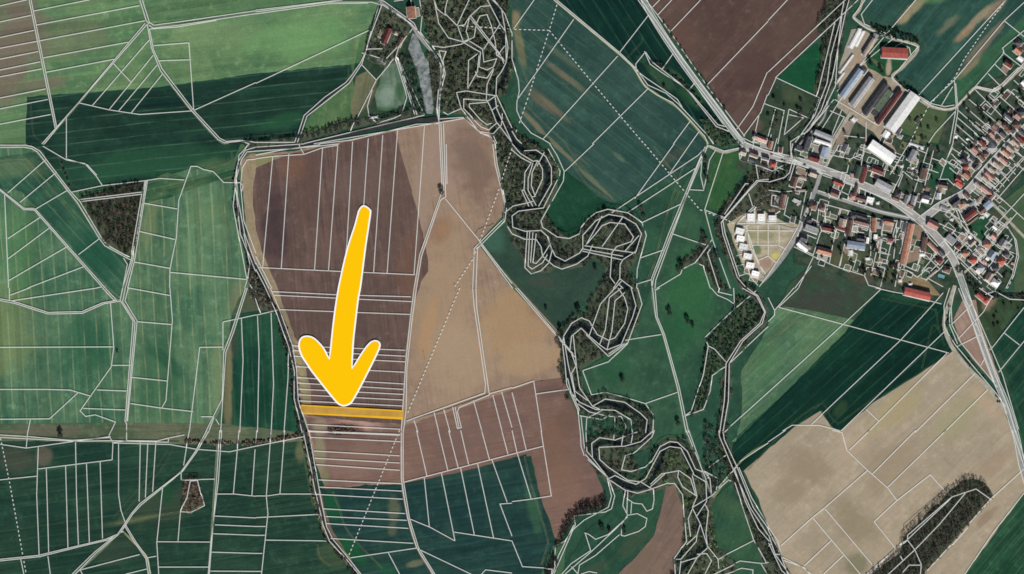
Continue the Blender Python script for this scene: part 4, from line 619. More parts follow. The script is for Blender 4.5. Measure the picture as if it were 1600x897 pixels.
def wood(label, pal, areas, gap=4.6, r=(1.9, 3.6), h=(5.0, 8.0), n=46, keep=None, floor=True, size=(0.6, 1.45), name='wood', dens=1.0, avoid=2.0):
    """areas: polygons, or (line, half_width) belts; one mass nobody could count"""
    X, Y = [], []
    for A in areas:
        if isinstance(A, tuple): L, hw = A; xs = [p[0] for p in L]; ys = [p[1] for p in L]
        else: L, hw = A, 0; xs = [p[0] for p in L]; ys = [p[1] for p in L]
        x0, x1, y0, y1 = max(min(xs)-hw, -60), min(max(xs)+hw, 1660), max(min(ys)-hw, -60), min(max(ys)+hw, 960)
        gx, gy = np.meshgrid(np.arange(x0, x1, gap), np.arange(y0, y1, gap))
        gx = gx.ravel()+rng.uniform(-0.5, 0.5, gx.size)*gap; gy = gy.ravel()+rng.uniform(-0.5, 0.5, gy.size)*gap
        if hw:
            d = dist_line(gx, gy, L); ok = d < hw*(0.75+0.45*np.sin(gx*0.13+1.7*np.sin(gy*0.11)))
        else: ok = inside(gx, gy, L)
        cn = 0.5+0.25*np.sin(gx*0.21+2.1*np.sin(gy*0.09))+0.25*np.sin(gy*0.19+1.7*np.sin(gx*0.11))
        ok &= rng.uniform(size=gx.size) < dens*np.clip(0.55+0.95*cn, 0, 1)
        if avoid: ok &= (dist_line(gx, gy, RIVER) > avoid+1.6) & (dist_line(gx, gy, RACE) > avoid)
        if keep is not None: ok &= keep(gx, gy)
        X.append(gx[ok]); Y.append(gy[ok])
    X = np.concatenate(X); Y = np.concatenate(Y); K = len(X)
    rr = rng.uniform(*r, K); hh = rng.uniform(*h, K)
    v, q, c = foliage(X-CX, CY-Y, rr, hh*0.22, hh, n, pal, size)
    # thin trunks under the crowns
    t = []; 
    ang = np.arange(4)*np.pi/2
    for zlo, zhi, ra in ((0.0, 0.75, 0.22),):
        for k in range(4):
            a0, a1 = ang[k], ang[(k+1) % 4]
            bx, by = X-CX, CY-Y
            t.append(np.stack([np.c_[bx+ra*np.cos(a0), by+ra*np.sin(a0), 0*bx], np.c_[bx+ra*np.cos(a1), by+ra*np.sin(a1), 0*bx], np.c_[bx+ra*.4*np.cos(a1), by+ra*.4*np.sin(a1), hh*zhi], np.c_[bx+ra*.4*np.cos(a0), by+ra*.4*np.sin(a0), hh*zhi]], 1).reshape(-1, 3))
    tv = np.concatenate(t); nv = len(v)
    verts = np.r_[v, tv]; quads = np.r_[q, nv+np.arange(len(tv)).reshape(-1, 4)]
    cols = np.r_[c, np.tile(lin((66,58,50)), (len(tv)//4, 1))]
    o = np_mesh(name, verts, quads, [leafmat], cols)
    tag(o, label, 'wood', kind='stuff')
    for A in areas:
        if isinstance(A, tuple):
            L, hw = A; CANOPY.append((lambda x, y, L=L, hw=hw: dist_line(x, y, L) < hw*1.1, h[1]+0.4))
            if floor: road('leaf_litter', L, hw*1.7, litter, 0.70+0.003*len(CANOPY), wj=0.2, sm=0)
        else:
            CANOPY.append((lambda x, y, L=L: inside(x, y, L), h[1]+0.4))
            if floor: sheet('leaf_litter', L, litter, 2.0, z=0.70+0.003*len(CANOPY))
    return o
P = {}
P['north'] = S('655 -30 795 -30 795 50 802 100 794 136 778 158 790 182 806 206 836 226 858 238 872 264 870 300 852 334 836 340 800 336 786 300 778 240 764 200 738 184 720 178 690 176 692 120 684 84 668 62 660 30')
P['mill'] = S('596 8 640 34 640 52 622 84 628 92 602 104 576 96 572 70 584 40')
P['pondw'] = S('622 84 646 92 658 132 664 170 652 180 640 150 630 118'); P['ponde'] = S('672 76 690 100 686 162 682 180 677 164 672 110 666 92')
P['north_hedge'] = S('382 222 462 214 546 188 600 184 642 170 665 178 560 199 500 214 470 223 385 231')
P['triangle'] = S('126 308 165 300 198 290 226 284 220 330 210 396 200 401 164 380 148 350')
P['tiny'] = S('290 744 310 747 319 790 298 800 282 797 284 780')
P['lanewood'] = S('384 412 398 428 424 470 434 486 400 486 392 462')
P['mid1'] = S('800 322 818 310 852 328 862 352 884 370 905 366 914 346 950 328 986 338 1006 362 1000 396 986 420 972 438 996 464 1000 490 982 528 950 552 925 566 906 578 912 616 936 622 912 640 900 620 882 560 876 530 894 506 914 496 920 470 942 440 950 420 930 406 902 404 880 412 858 426 830 426 815 400 800 380 790 346')
P['plant'] = S('1150 462 1186 476 1190 500 1152 530 1134 562 1112 592 1102 640 1080 652 1096 590 1100 548 1104 530 1148 484')
P['villw'] = S('1178 256 1204 264 1222 280 1214 288 1220 334 1190 326 1166 332 1140 346 1120 342 1140 310 1164 290')
P['hedgen'] = S('1098 360 1112 392 1126 438 1142 456 1120 452 1100 420 1086 408 1070 420 1064 408 1092 388')
P['botleft'] = S('884 812 905 790 946 776 952 786 940 798 906 806 890 822 882 846 868 856 876 836'); P['botleft2'] = S('850 900 864 866 872 878 862 905')
P['copse'] = S('1340 930 1364 895 1406 864 1412 838 1444 806 1482 768 1504 752 1520 748 1540 756 1552 774 1524 806 1490 846 1446 892 1436 930')
P['nerace'] = S('1306 -30 1330 -20 1316 60 1302 110 1286 154 1272 144 1282 100 1284 60 1276 40 1282 26')
P['nehedge'] = S('1358 38 1402 46 1436 62 1434 70 1372 56'); P['nehedge2'] = S('1396 120 1420 136 1450 158 1444 160 1414 142')
P['racew'] = S('1100 660 1132 680 1150 740 1116 770 1100 740'); P['lower'] = S('1030 700 1060 694 1080 716 1100 750 1112 784 1118 850 1150 884 1140 930 1060 930 1066 870 1070 800 1054 756 1020 770 1000 760 1020 720')
P['swrace'] = S('1136 700 1152 740 1180 800 1230 890 1244 940 1216 940 1196 890 1160 790 1140 745')
wood('leafy and bare riverside trees along the looping north stretch of the river', 'mixed', [P['north']], dens=0.66, avoid=2.5, size=(0.8, 1.8))
wood('bare grey trees round the mill houses by the pond', 'mixed', [P['mill']], dens=0.6)
wood('dark bare trees along both banks of the pale pond', 'dark', [P['pondw'], P['ponde']], dens=0.85)
wood('dense dark strip of bare trees above the top edge of the brown field', 'dark', [P['north_hedge']], h=(6, 9), name='hedge_belt')
PAL['shade'] = ((42,42,42),(54,50,48),(36,40,38),(48,52,46))
PAL['tri'] = ((44,54,42),(56,62,46),(70,56,50),(40,40,38),(84,66,58))
wood('low dark scrub on the pale mound just below the amber parcel', 'red', [S('513 669 524 666 538 666 552 670 556 675 544 678 528 676 518 677')], gap=2.6, r=(1.0,1.9), h=(1.2,2.6), dens=0.75, name='scrub_patch', avoid=0, floor=False)
wood('triangular copse of dull green and reddish trees between two tracks in the west fields', 'tri', [P['triangle']], h=(6, 10), avoid=0)
wood('small bell shaped copse of bare reddish trees alone in the dark south west field', 'red', [P['tiny']], h=(5, 8), avoid=0)
wood('bare thicket on the west side of the dark curving lane', 'bare', [P['lanewood']], dens=0.8, avoid=0)
wood('dark bare trees around the tight river loops in the middle of the valley', 'dark', [P['mid1']], dens=0.62, avoid=2.2)
wood('dense green plantation of young trees beside the mill race', 'green', [P['plant']], gap=4.0, r=(1.6, 2.6), h=(4, 6.5), dens=0.9)
wood('grey bare wood on the west edge of the village below the street', 'bare', [P['villw']], dens=0.7, h=(6, 9))
wood('dark scrub belt across the east meadows', 'dark', [P['hedgen']], dens=0.85)
wood('dark bare thicket at the south end of the lower brown field', 'shade', [P['botleft'], P['botleft2']], gap=3.6, dens=1.6, h=(6, 9))
PAL['copse'] = ((58,50,48),(72,60,56),(46,44,44),(78,68,62),(50,54,46))
wood('long bare brown copse with a ragged dark rim in the pale stubble field', 'copse', [P['copse']], gap=4.0, h=(8, 12), r=(1.6, 3.0), n=30, avoid=0)
wood('dark bare trees along the mill race beside the farm', 'dark', [P['nerace']], h=(7, 10), dens=0.9)
wood('low dark hedge along the field side of the farm lane', 'pine', [P['nehedge'], P['nehedge2']], gap=3.4, r=(1.3, 2.2), h=(3, 5), name='hedge_belt')
wood('mixed green and grey trees inside the two lower river loops', 'mixed', [S('918 634 985 642 1012 658 1006 692 962 702 940 692 924 682'), S('926 694 962 734 1002 746 990 714 966 706')], dens=0.6)
wood('fresh green and bare trees on the lower river bends', 'fresh', [P['lower']], dens=0.5)
wood('dark bare trees where the mill race passes the dark green strip field', 'dark', [P['racew'], P['swrace']], dens=0.72)
wood('dark bare trees lining the winding river from pond to south meadows', 'dark', [(RIVER[2:], 13.0)], dens=0.95, avoid=2.0)
wood('dark bare trees lining the mill race past village and fields', 'dark', [(RACE[2:], 8.5)], dens=1.0, avoid=1.2)
wood('dark roadside hedge following the curving lane round the big ploughed field', 'dark', [(smooth(S('372 262 366 292 369 332 382 388 398 432 416 466 432 494 447 544 456 584 459 622 463 652 473 684 484 740 493 784 508 836 536 874 560 908'), 4), 3.2)], gap=3.2, r=(1.2, 2.2), h=(3.0, 5.0), name='hedge_belt', avoid=0, floor=False)
wood('short dark hedge on the field side of the curving lane', 'bare', [(smooth(S('440 492 456 542 465 582 468 622 472 652 482 684 492 740'), 4), 2.4)], gap=3.2, r=(1.0, 1.8), h=(2.5, 4.0), name='hedge_belt', avoid=0, floor=False, dens=0.6)
wood('brown bare hedge along the straight track between the west fields', 'red', [(S('290 690 340 694 400 692 440 686 474 680'), 3.4)], gap=3.0, r=(1.0, 2.0), h=(2.5, 4.5), name='hedge_belt', avoid=0, floor=False)
wood('bare hedge bounding the rough strip beside the north approach road', 'dark', [(S('1022 96 1050 118 1080 146 1108 182 1130 206'), 4.0)], gap=3.4, r=(1.2, 2.4), h=(3, 5.5), name='hedge_belt', dens=0.8, floor=False)
wood('scattered scrub on the dark bank between the bypass and the estate', 'dark', [(S('1498 420 1514 440 1534 456 1556 462 1600 466'), 5.0)], gap=3.4, r=(1.2, 2.2), h=(3, 5), name='hedge_belt', dens=0.8, floor=False, avoid=0)
wood('dark hedge on the lane beside the brown triangle of field', 'dark', [(S('1482 474 1480 508 1492 540 1516 570 1546 602 1562 628'), 2.2)], gap=3.0, r=(1.0, 1.8), h=(2.5, 4.5), name='hedge_belt', dens=0.7, floor=False, avoid=0)

wood('green and dark shrubs on the bank beside the junction of the lane and north road', 'green', [S('1092 186 1112 190 1134 206 1158 224 1130 230 1108 220')], gap=3.6, r=(1.4,2.6), h=(3,5), name='shrub_belt', dens=.8, avoid=0)
# headland wheel marks in the crops
wheel = plain_mat('wheel_marks', (96,116,88), (72,96,74), 0.08, 0.95, 0.03); wheel_p = plain_mat('pale_wheel_marks', (134,142,106), (108,124,94), 0.08, 0.95, 0.03)
for mm_ in (wheel, wheel_p): next(n for n in mm_.node_tree.nodes if n.type == 'BSDF_PRINCIPLED').inputs['Alpha'].default_value = 0.5
for p, m in (('1168 735 1234 664 1280 632 1290 636 1298 652 1308 660 1316 658 1380 610', wheel), ('1376 466 1452 482 1462 486 1466 512 1476 540', wheel), ('1440 576 1454 518 1460 508 1466 514', wheel), ('1212 480 1228 486 1228 508 1206 538 1170 576 1162 590 1160 660', wheel_p), ('1200 530 1250 500 1310 500', wheel_p), ('1560 548 1572 582 1580 584 1600 560', wheel), ('1556 552 1590 640 1600 670', wheel),
             ('48 162 52 205 58 216 66 222', wheel), ('0 250 36 248 48 254 90 306 120 344', wheel_p), ('0 256 32 254 44 262 80 308', wheel_p), ('92 244 106 282 120 292', wheel), ('362 236 358 254 300 268', wheel_p), ('235 320 240 350 234 390 222 412 206 424', wheel_p), ('228 318 232 344 224 392', wheel_p), ('344 292 346 318 356 368 362 412', wheel_p), ('350 290 354 320 362 360', wheel_p),
             ('806 60 812 96 820 116 824 130', wheel_p), ('824 50 838 64 850 78', wheel), ('1004 96 1018 116 1032 126', wheel), ('980 90 1002 66 1004 58', wheel), ('818 160 850 192 880 220 900 248 956 310', wheel_p), ('862 222 890 250 916 286 956 314', wheel_p), ('1022 228 1060 290 1040 340 1020 420', wheel_p), ('1070 252 1040 340 1024 404 1008 448', wheel_p),
             ('520 768 532 800 540 824 560 850 598 888', wheel_p), ('820 712 826 742 840 790 855 840 854 856 846 882', wheel_p), ('470 690 480 740 490 790', wheel_p), ('496 850 500 870 516 884', wheel_p), ('176 810 196 786 240 736 262 702', wheel), ('184 812 204 790 248 738 270 702', wheel), ('180 818 240 806 280 800', wheel_p),
             ('1402 112 1416 124 1450 140 1484 150', wheel), ('1350 24 1360 32 1384 36 1420 52 1440 62 1446 74 1438 88', wheel), ('546 100 544 126 546 180', wheel), ('552 60 552 110 548 136', wheel_p), ('1362 92 1376 108', wheel_p)):
    mb = MB(); q = resample(smooth(S(p), 6), 4.0)
    for off in (-1.0, 1.0):
        e = []
        for i, pt in enumerate(q):
            a_ = np.array(q[max(i-1,0)]); b_ = np.array(q[min(i+1,len(q)-1)]); dd = b_-a_; nn = np.array([-dd[1], dd[0]])/(np.hypot(*dd)+1e-9); e.append(tuple(np.array(pt)+nn*off))
        strip_geo(mb, e, 0.7, 1.12, wj=0.25)
    mb.build('wheel_tracks', m)['kind'] = 'structure'

# ------------------------------------------------------------------ parcel lines: white tape laid on the fields and over the treetops of the woods
line_mat = plain_mat('white_parcel_line', (238,238,232), (226,228,222), 0.05, 0.9, 0.02)
def sheer(mat, f):
    t = mat.node_tree; bs = next(n for n in t.nodes if n.type == 'BSDF_PRINCIPLED'); bs.inputs['Alpha'].default_value = f
sheer(line_mat, 0.78)
def height_at(x, y):
    z = np.full(len(x), 1.62)
    for t, h in CANOPY: z = np.where(t(x, y), np.maximum(z, h), z)
    return z
mbl, mbd = MB(), MB()
allp, spans = [], []
for d, pl in tile_lines():
    q = resample(pl, 7.0); spans.append((d, len(allp), len(q))); allp += q
ap = np.array(allp); zz = height_at(ap[:, 0], ap[:, 1])
for d, i, n in spans:
    q = allp[i:i+n]; z = list(zz[i:i+n])
    if not d: strip_geo(mbl, q, 1.1, zf=z)
    else:
        qq = resample(q, 4.2); zq = height_at(np.array(qq)[:, 0], np.array(qq)[:, 1])
        for k in range(0, len(qq)-1, 2): strip_geo(mbd, qq[k:k+2], 1.25, zf=list(zq[k:k+2]))
mbl.build('parcel_lines', line_mat)['kind'] = 'structure'
mbd.build('dashed_lines', line_mat)['kind'] = 'structure'

# ------------------------------------------------------------------ the amber parcel and the yellow arrow lying on the field
T = lambda x, y: (400+x/3.9875, 450+y/3.9875)
amber = plain_mat('amber_edge', (236,182,36), (228,172,30), 0.05, 0.7, 0.1); amber_in = plain_mat('amber_fill', (196,156,76), (176,136,62), 0.03, 0.9, 0.05)
par = [T(272,730), T(920,766), T(916,812), T(288,780)]
st = empty('highlighted_parcel', W(*[sum(c)/4 for c in zip(*par)], 0)); ox, oy = st.location.x, st.location.y
tag(st, 'long narrow amber parcel of ground across the brown field under the arrow tip', 'parcel')
def slab(name, pts, z0, z1, mat, parent):
    mb = MB(); n = len(pts); t = [(W(*p)[0]-parent.location.x, W(*p)[1]-parent.location.y) for p in pts]
    mb.poly([(x, y, z1) for x, y in t][::-1])
    for i in range(n):
        j = (i+1) % n; mb.quad((*t[i], z0), (*t[j], z0), (*t[j], z1), (*t[i], z1))
    return mb.build(name, mat, parent)
slab('fill', par, 1.5, 1.70, amber_in, st)
mb = MB(); strip_geo(mb, par+[par[0]], 1.9, 1.74); mb.v = [(x-ox, y-oy, z) for x, y, z in mb.v]; mb.build('border', amber, st)
def inset(pts, d):
    out = []; n = len(pts)
    ar = sum(pts[i][0]*pts[(i+1) % n][1]-pts[(i+1) % n][0]*pts[i][1] for i in range(n)); sg = 1 if ar > 0 else -1
    for i in range(n):
        a, b, c = (np.array(pts[k % n]) for k in (i-1, i, i+1)); e1 = (b-a)/np.hypot(*(b-a)); e2 = (c-b)/np.hypot(*(c-b))
        n1 = np.array([-e1[1], e1[0]])*sg; n2 = np.array([-e2[1], e2[0]])*sg; m_ = n1+n2; m_ /= np.hypot(*m_)
        out.append(tuple(b+m_*d/max(0.55, float(m_@n1))))
    return out
shaft_l = smooth([(640-5,418-897),(614,500-897),(578,610-897),(548,720-897),(524,830-897),(510,0),(492,110),(474,250),(456,432)], 4)
barb_l = smooth([(456,432),(430,380),(400,342),(362,308),(322,296),(285,305),(266,336),(266,378),(282,424),(312,472),(350,528),(432,632),(498,712),(524,732),(548,738),(578,730),(604,708),(655,618),(705,520),(745,440),(774,374),(776,345),(760,328),(735,325),(704,342),(660,398),(602,492)], 4)
shaft_r = smooth([(602,492),(612,330),(624,220),(642,70),(655,0),(668,800-897),(688,640-897),(706,520-897),(719,428-897),(714,408-897),(694,390-897),(670,381-897),(650,394-897),(635,418-897)], 4)
outl = [T(*p) for p in shaft_l[:-1]+barb_l[:-1]+shaft_r[:-1]]
ar = empty('arrow', W(545, 480)); tag(ar, 'huge flat yellow arrow with a white rim lying on the brown field and pointing south', 'arrow')
slab('rim', outl, 1.6, 2.1, plain_mat('white_rim', (250,250,250), (244,244,244), 0.05, 0.8, 0.05), ar)
slab('face', inset(outl, 2.3), 2.1, 2.25, plain_mat('yellow_face', (247,192,6), (247,192,6), 0.05, 0.8, 0.02), ar)
# ------------------------------------------------------------------ buildings
ROOF = {'red': roof_mat('red_tile', (184,96,84), (150,78,70)), 'orange': roof_mat('orange_tile', (186,136,112), (148,102,86)), 'brown': roof_mat('brown_tile', (126,98,88), (96,76,70)), 'maroon': roof_mat('dark_red_tile', (116,62,60), (92,48,48)),
        'grey': roof_mat('grey_sheet', (168,168,170), (142,142,146), rough=0.6), 'dark': roof_mat('slate', (92,90,94), (66,66,70)), 'white': roof_mat('white_membrane', (240,240,238), (222,220,216)), 'tan': roof_mat('faded_tile', (176,158,142), (138,122,112)),
        'pink': roof_mat('faded_red_tile', (192,148,138), (164,118,110)), 'green': roof_mat('mossy_felt', (92,104,88), (74,86,72)), 'blue': roof_mat('blue_grey_sheet', (158,170,184), (132,144,160), rough=0.6)}
CW = {'red': 'red', 'orange': 'orange', 'brown': 'brown', 'maroon': 'maroon', 'grey': 'grey', 'dark': 'slate', 'white': 'white', 'tan': 'tan', 'pink': 'pinkish', 'green': 'mossy', 'blue': 'bluish'}
wallm = [plain_mat('cream_render', (214,204,182), (196,186,164), 0.4, rnd=0.12), plain_mat('white_render', (228,226,220), (212,210,204), 0.4, rnd=0.08), plain_mat('ochre_render', (206,178,134), (184,156,116), 0.4, rnd=0.12), plain_mat('brick_wall', (160,104,82), (136,88,70), 0.8, rnd=0.1), plain_mat('concrete_wall', (172,170,164), (150,148,142), 0.3, rnd=0.1)]
glass = plain_mat('window_glass', (44,52,60), (60,70,78), 0.2, 0.15, 0.5); door_m = plain_mat('door_wood', (96,66,46), (80,54,40), 0.6); chim_m = plain_mat('chimney_brick', (150,92,74), (120,76,62), 1.2); gate_m = plain_mat('steel_gate', (118,124,128), (98,104,108), 0.3)
BUILT = []; fp = MB()
def building(cx, cy, L, Wd, ang, col, kind, region, roof=None, h=None, pitch=None, wing=None, special=None):
    if Wd > L: L, Wd, ang = Wd, L, ang+90
    big = kind in ('barn', 'hall')
    roof = roof or ('hip' if (L < Wd*1.15 and kind == 'house' and L > 7) else 'gable')
    h = h or {'house': 4.7, 'barn': 6.6, 'hall': 7.4, 'shed': 2.7}[kind]
    pitch = pitch if pitch is not None else {'house': 36, 'barn': 20, 'hall': 14, 'shed': 16}[kind]
    nm = {'house': 'house', 'barn': 'barn', 'hall': 'hall', 'shed': 'shed'}[kind]
    o = empty(nm, W(cx, cy, 0), -math.radians(ang)); o['category'] = nm
    l, w = L/2, Wd/2
    wm = wallm[4] if big else wallm[int(rng.integers(0, 4))]
    mb = MB(); bxs = [(-l, -w, l, w)]
    if wing: bxs.append(wing)
    for (x0, y0, x1, y1) in bxs: mb.box(x0, y0, 0, x1, y1, h)
    # openings stand a little proud of the wall
    d = 0.03
    if kind == 'house':
        for s in (-1, 1):
            n = max(2, int(L//3.4))
            for i in range(n):
                x = -l+L*(i+0.5)/n; yy = s*(w+d)
                if s < 0 and i == n//2: mb.quad((x-.5, yy, 0.05), (x+.5, yy, 0.05), (x+.5, yy, 2.1), (x-.5, yy, 2.1), 2)
                else: mb.quad((x-.6, yy, 1.1), (x+.6, yy, 1.1), (x+.6, yy, 2.5), (x-.6, yy, 2.5), 1)
            mb.quad((s*(l+d), -.6, 1.1), (s*(l+d), .6, 1.1), (s*(l+d), .6, 2.5), (s*(l+d), -.6, 2.5), 1)
    elif kind != 'shed':
        n = max(3, int(L//6))
        for s in (-1, 1):
            for i in range(n):
                x = -l+L*(i+.5)/n; mb.quad((x-1.2, s*(w+d), h*.55), (x+1.2, s*(w+d), h*.55), (x+1.2, s*(w+d), h*.8), (x-1.2, s*(w+d), h*.8), 1)
            q = min(w*0.6, 2.2); mb.quad((s*(l+d), -q, 0.05), (s*(l+d), q, 0.05), (s*(l+d), q, h*.82), (s*(l+d), -q, h*.82), 3)
    else: mb.quad((-.5, -w-d, .05), (.5, -w-d, .05), (.5, -w-d, 1.9), (-.5, -w-d, 1.9), 2)
    rh = w*math.tan(math.radians(pitch))
    if roof == 'gable':
        for s in (-1, 1): mb.poly([(s*l, -w, h), (s*l, w, h), (s*l, 0, h+rh)])
    mb.build('wall', [wm, glass, door_m, gate_m], o)
    e = 0.35 if kind != 'shed' else 0.15; t = 0.16; rb = MB()
    if roof == 'gable':
        k = rh/w if w else 0
        for s in (-1, 1):
            y0 = s*(w+e); z0 = h-e*k+0.03; z1 = h+rh+0.03
            a, b, c, dd = (-l-e, y0, z0), (l+e, y0, z0), (l+e, 0, z1), (-l-e, 0, z1)
            rb.quad(a, b, c, dd)
            A, B_, C_, D_ = [(q[0], q[1], q[2]+t) for q in (a, b, c, dd)]
            rb.quad(A, B_, C_, D_); rb.quad(a, b, B_, A); rb.quad(b, c, C_, B_); rb.quad(dd, a, A, D_)
        rb.tube((-l-e, 0, h+rh+t), (l+e, 0, h+rh+t), .14, .14, 6)
    elif roof == 'hip':
        rl = max(0.0, l-w); z0 = h-0.1; z1 = h+rh; ll, ww = l+e, w+e
        p = [(-ll, -ww, z0), (ll, -ww, z0), (ll, ww, z0), (-ll, ww, z0), (-rl-.05, 0, z1), (rl+.05, 0, z1)]
        rb.quad(p[0], p[1], p[5], p[4]); rb.quad(p[2], p[3], p[4], p[5]); rb.poly([p[1], p[2], p[5]]); rb.poly([p[3], p[0], p[4]]); rb.quad(p[3], p[2], p[1], p[0])
    else:
        for (x0, y0, x1, y1) in bxs:
            rb.box(x0-.15, y0-.15, h+.003, x1+.15, y1+.15, h+.22)
            for (a0, b0, a1, b1) in ((x0-.15, y0-.15, x1+.15, y0+.15), (x0-.15, y1-.15, x1+.15, y1+.15), (x0-.15, y0+.15, x0+.15, y1-.15), (x1-.15, y0+.15, x1+.15, y1-.15)):
                rb.box(a0, b0, h+.223, a1, b1, h+.5)
            if x1-x0 > 7 and y1-y0 > 5:
                for q in range(2): 
                    ux = x0+(x1-x0)*(0.3+0.4*q); uy = y0+(y1-y0)*0.5; rb.box(ux-.7, uy-.6, h+.223, ux+.7, uy+.6, h+.85)
    ro = rb.build('roof', ROOF[col], o)
    if kind == 'house' and roof != 'flat':
        cb = MB(); x = l*0.35*(1 if rng.uniform() > .5 else -1); cb.box(x-.35, w*.18-.3, h+rh*.5, x+.35, w*.18+.3, h+rh+.8); cb.box(x-.42, w*.18-.37, h+rh+.8, x+.42, w*.18+.37, h+rh+.95)
        cb.build('chimney', chim_m, ro)
    if special: o['label'] = special
    area = L*Wd; asp = L/max(Wd, .1)
    sz = 'long' if asp > 3 else ('tiny' if area < 22 else 'small' if area < 60 else 'medium' if area < 130 else 'large')
    BUILT.append([o, sz, col, nm, region, cx, cy, special])
    if special is None or True:                        # surveyed outline on the ground, as on the map
        c, s = math.cos(math.radians(ang)), math.sin(math.radians(ang)); g = 0.9
        pts = [(cx+c*x-s*y, cy+s*x+c*y) for x, y in ((-l-g, -w-g), (l+g, -w-g), (l+g, w+g), (-l-g, w+g), (-l-g, -w-g))]
        if rng.uniform() < (0.95 if kind != 'shed' else 0.6): strip_geo(fp, pts, 0.85, 1.66)
    return o
OK_ = 1/10.667
def Z(x0, y0, region, rows):
    for r in rows.strip().split(';'):
        p = r.split()
        if len(p) < 7: continue
        cx, cy, L, Wd, a = (float(q) for q in p[:5])
        building(x0+cx*OK_, y0+cy*OK_, L*OK_, Wd*OK_, a, p[5], p[6], region, roof=(p[7] if len(p) > 7 else None))
Z(1150, 200, "south of the street's western end", '115 410 90 70 20 tan house;300 440 130 70 20 brown house;490 500 110 55 15 dark house;612 610 95 90 15 red house hip;270 545 110 60 15 dark shed;470 640 120 60 18 dark shed')
Z(1150, 200, "north of the street's western end", '330 150 80 60 20 tan house;430 190 150 62 20 pink house;565 285 60 120 15 orange house;740 370 50 80 8 maroon shed')
Z(1150, 200, 'in the walled corner yard', '1190 275 75 250 20 dark hall flat;1060 340 110 70 20 dark shed flat;1440 250 290 46 18 white hall;1300 510 165 100 18 maroon house;1470 410 110 165 18 blue hall;1450 130 320 80 22 grey hall')
Z(1150, 200, 'between street and back lane', '1285 765 115 75 20 tan house;960 900 90 165 17 brown house;1110 830 110 40 15 tan shed;1000 840 60 40 15 tan shed')
Z(1300, 200, 'behind the farm halls', '205 335 70 130 25 dark shed;1335 465 100 190 27 grey barn;1515 770 95 180 15 brown barn;1400 295 250 36 18 white shed;1346 670 34 26 10 white shed;1100 60 60 110 30 dark shed;1130 140 60 50 30 grey shed')
Z(1300, 200, 'north of the village street', '750 705 190 90 22 maroon house;520 790 62 270 17 maroon barn;430 750 70 200 17 green barn;330 800 50 70 17 pink shed;1160 640 30 26 0 white shed')
D1 = 'northwest of the straight street'
Z(1450, 200, D1, '620 655 85 75 -50 red house;640 790 110 85 40 orange house;600 550 100 75 40 dark house;790 645 75 95 40 dark house;820 590 80 70 -50 brown house;890 500 60 115 -42 brown house;960 440 75 70 40 brown house;745 530 90 50 40 dark shed;775 370 110 80 40 pink house;905 250 75 110 -46 maroon house;915 180 60 36 40 white shed;1045 345 95 85 40 grey house;1085 275 70 100 -45 dark house;1160 190 80 70 40 brown house hip;1060 115 95 60 40 pink house;1000 180 75 60 40 dark house;1240 110 110 65 40 dark house;1090 20 80 50 40 brown shed;1175 55 80 60 40 dark shed;1330 45 85 75 40 brown house;780 250 60 45 40 brown shed;460 145 40 40 20 white shed;650 190 36 30 20 white shed;860 430 60 50 40 tan shed;930 330 60 40 40 pink shed;690 600 60 40 -50 grey shed;500 870 95 75 30 red house;970 120 60 40 40 tan shed;1000 390 70 50 40 grey shed')
D2 = 'southeast of the straight street'
Z(1450, 200, D2, '1535 190 140 72 40 maroon house;1565 85 100 58 40 dark house;1445 255 150 58 40 tan house;1365 350 150 58 40 tan house;1295 425 150 60 40 orange house;1245 540 165 60 40 pink house;1315 590 60 50 40 maroon shed;1130 605 120 60 40 tan house;1200 640 95 55 40 tan shed;1150 735 100 55 40 grey shed;1060 700 115 55 42 tan house;1010 800 160 58 42 pink house;950 850 120 46 42 tan house;1080 810 80 45 42 brown shed;1465 600 34 28 40 tan shed;1390 460 60 45 40 tan shed;1480 330 70 40 40 brown shed;1560 260 60 40 40 tan shed')
Z(1150, 284, 'in the new white estate', '240 600 112 125 0 white house flat;412 605 108 125 0 white house flat;598 612 120 90 0 white house flat;55 830 130 105 15 white house flat')
Z(1150, 368, 'in the new white estate', '70 55 130 95 12 white house flat;115 190 130 100 12 white house flat;185 350 130 95 12 white house flat;230 500 130 95 10 white house flat;315 640 120 90 14 white house flat')
Z(1150, 284, 'by the southern side lane', '770 330 78 230 11 brown house;1280 405 115 105 20 brown house hip;1430 440 85 80 18 brown house hip;1530 540 50 75 10 brown shed;945 630 60 95 14 dark shed;1215 645 80 75 18 dark house;1250 790 225 90 20 grey hall flat;1125 640 60 80 18 dark shed;1100 150 170 36 -2 tan shed;1530 780 190 85 12 maroon house')
building(1150+1010*OK_, 284+322*OK_, 11, 3.6, 25, 'white', 'shed', 'by the southern side lane', roof='flat', wing=(2.4, -6.0, 5.5, -1.84), special='white L shaped outbuilding on the lawn west of the side lane')
Z(1300, 284, 'between the two village streets', '100 25 165 58 22 red house;40 205 130 90 22 brown house;345 250 95 90 20 pink house;395 145 42 150 14 brown house;470 285 165 70 16 brown house;625 312 112 100 15 white house flat;760 355 28 28 10 white shed')
S2 = 'south of the back street'
Z(1300, 284, S2, '355 570 90 80 18 dark house;500 590 170 58 17 dark house;490 680 225 75 15 brown house;285 770 78 255 12 brown house;690 720 72 215 4 orange house;945 675 155 68 12 orange house;1110 710 46 110 10 dark shed;160 690 110 130 15 tan house;150 780 165 52 17 maroon shed;230 600 90 60 18 dark shed;1200 760 50 150 14 dark shed;820 690 36 110 10 dark shed')
N2 = 'north of the main street fork'
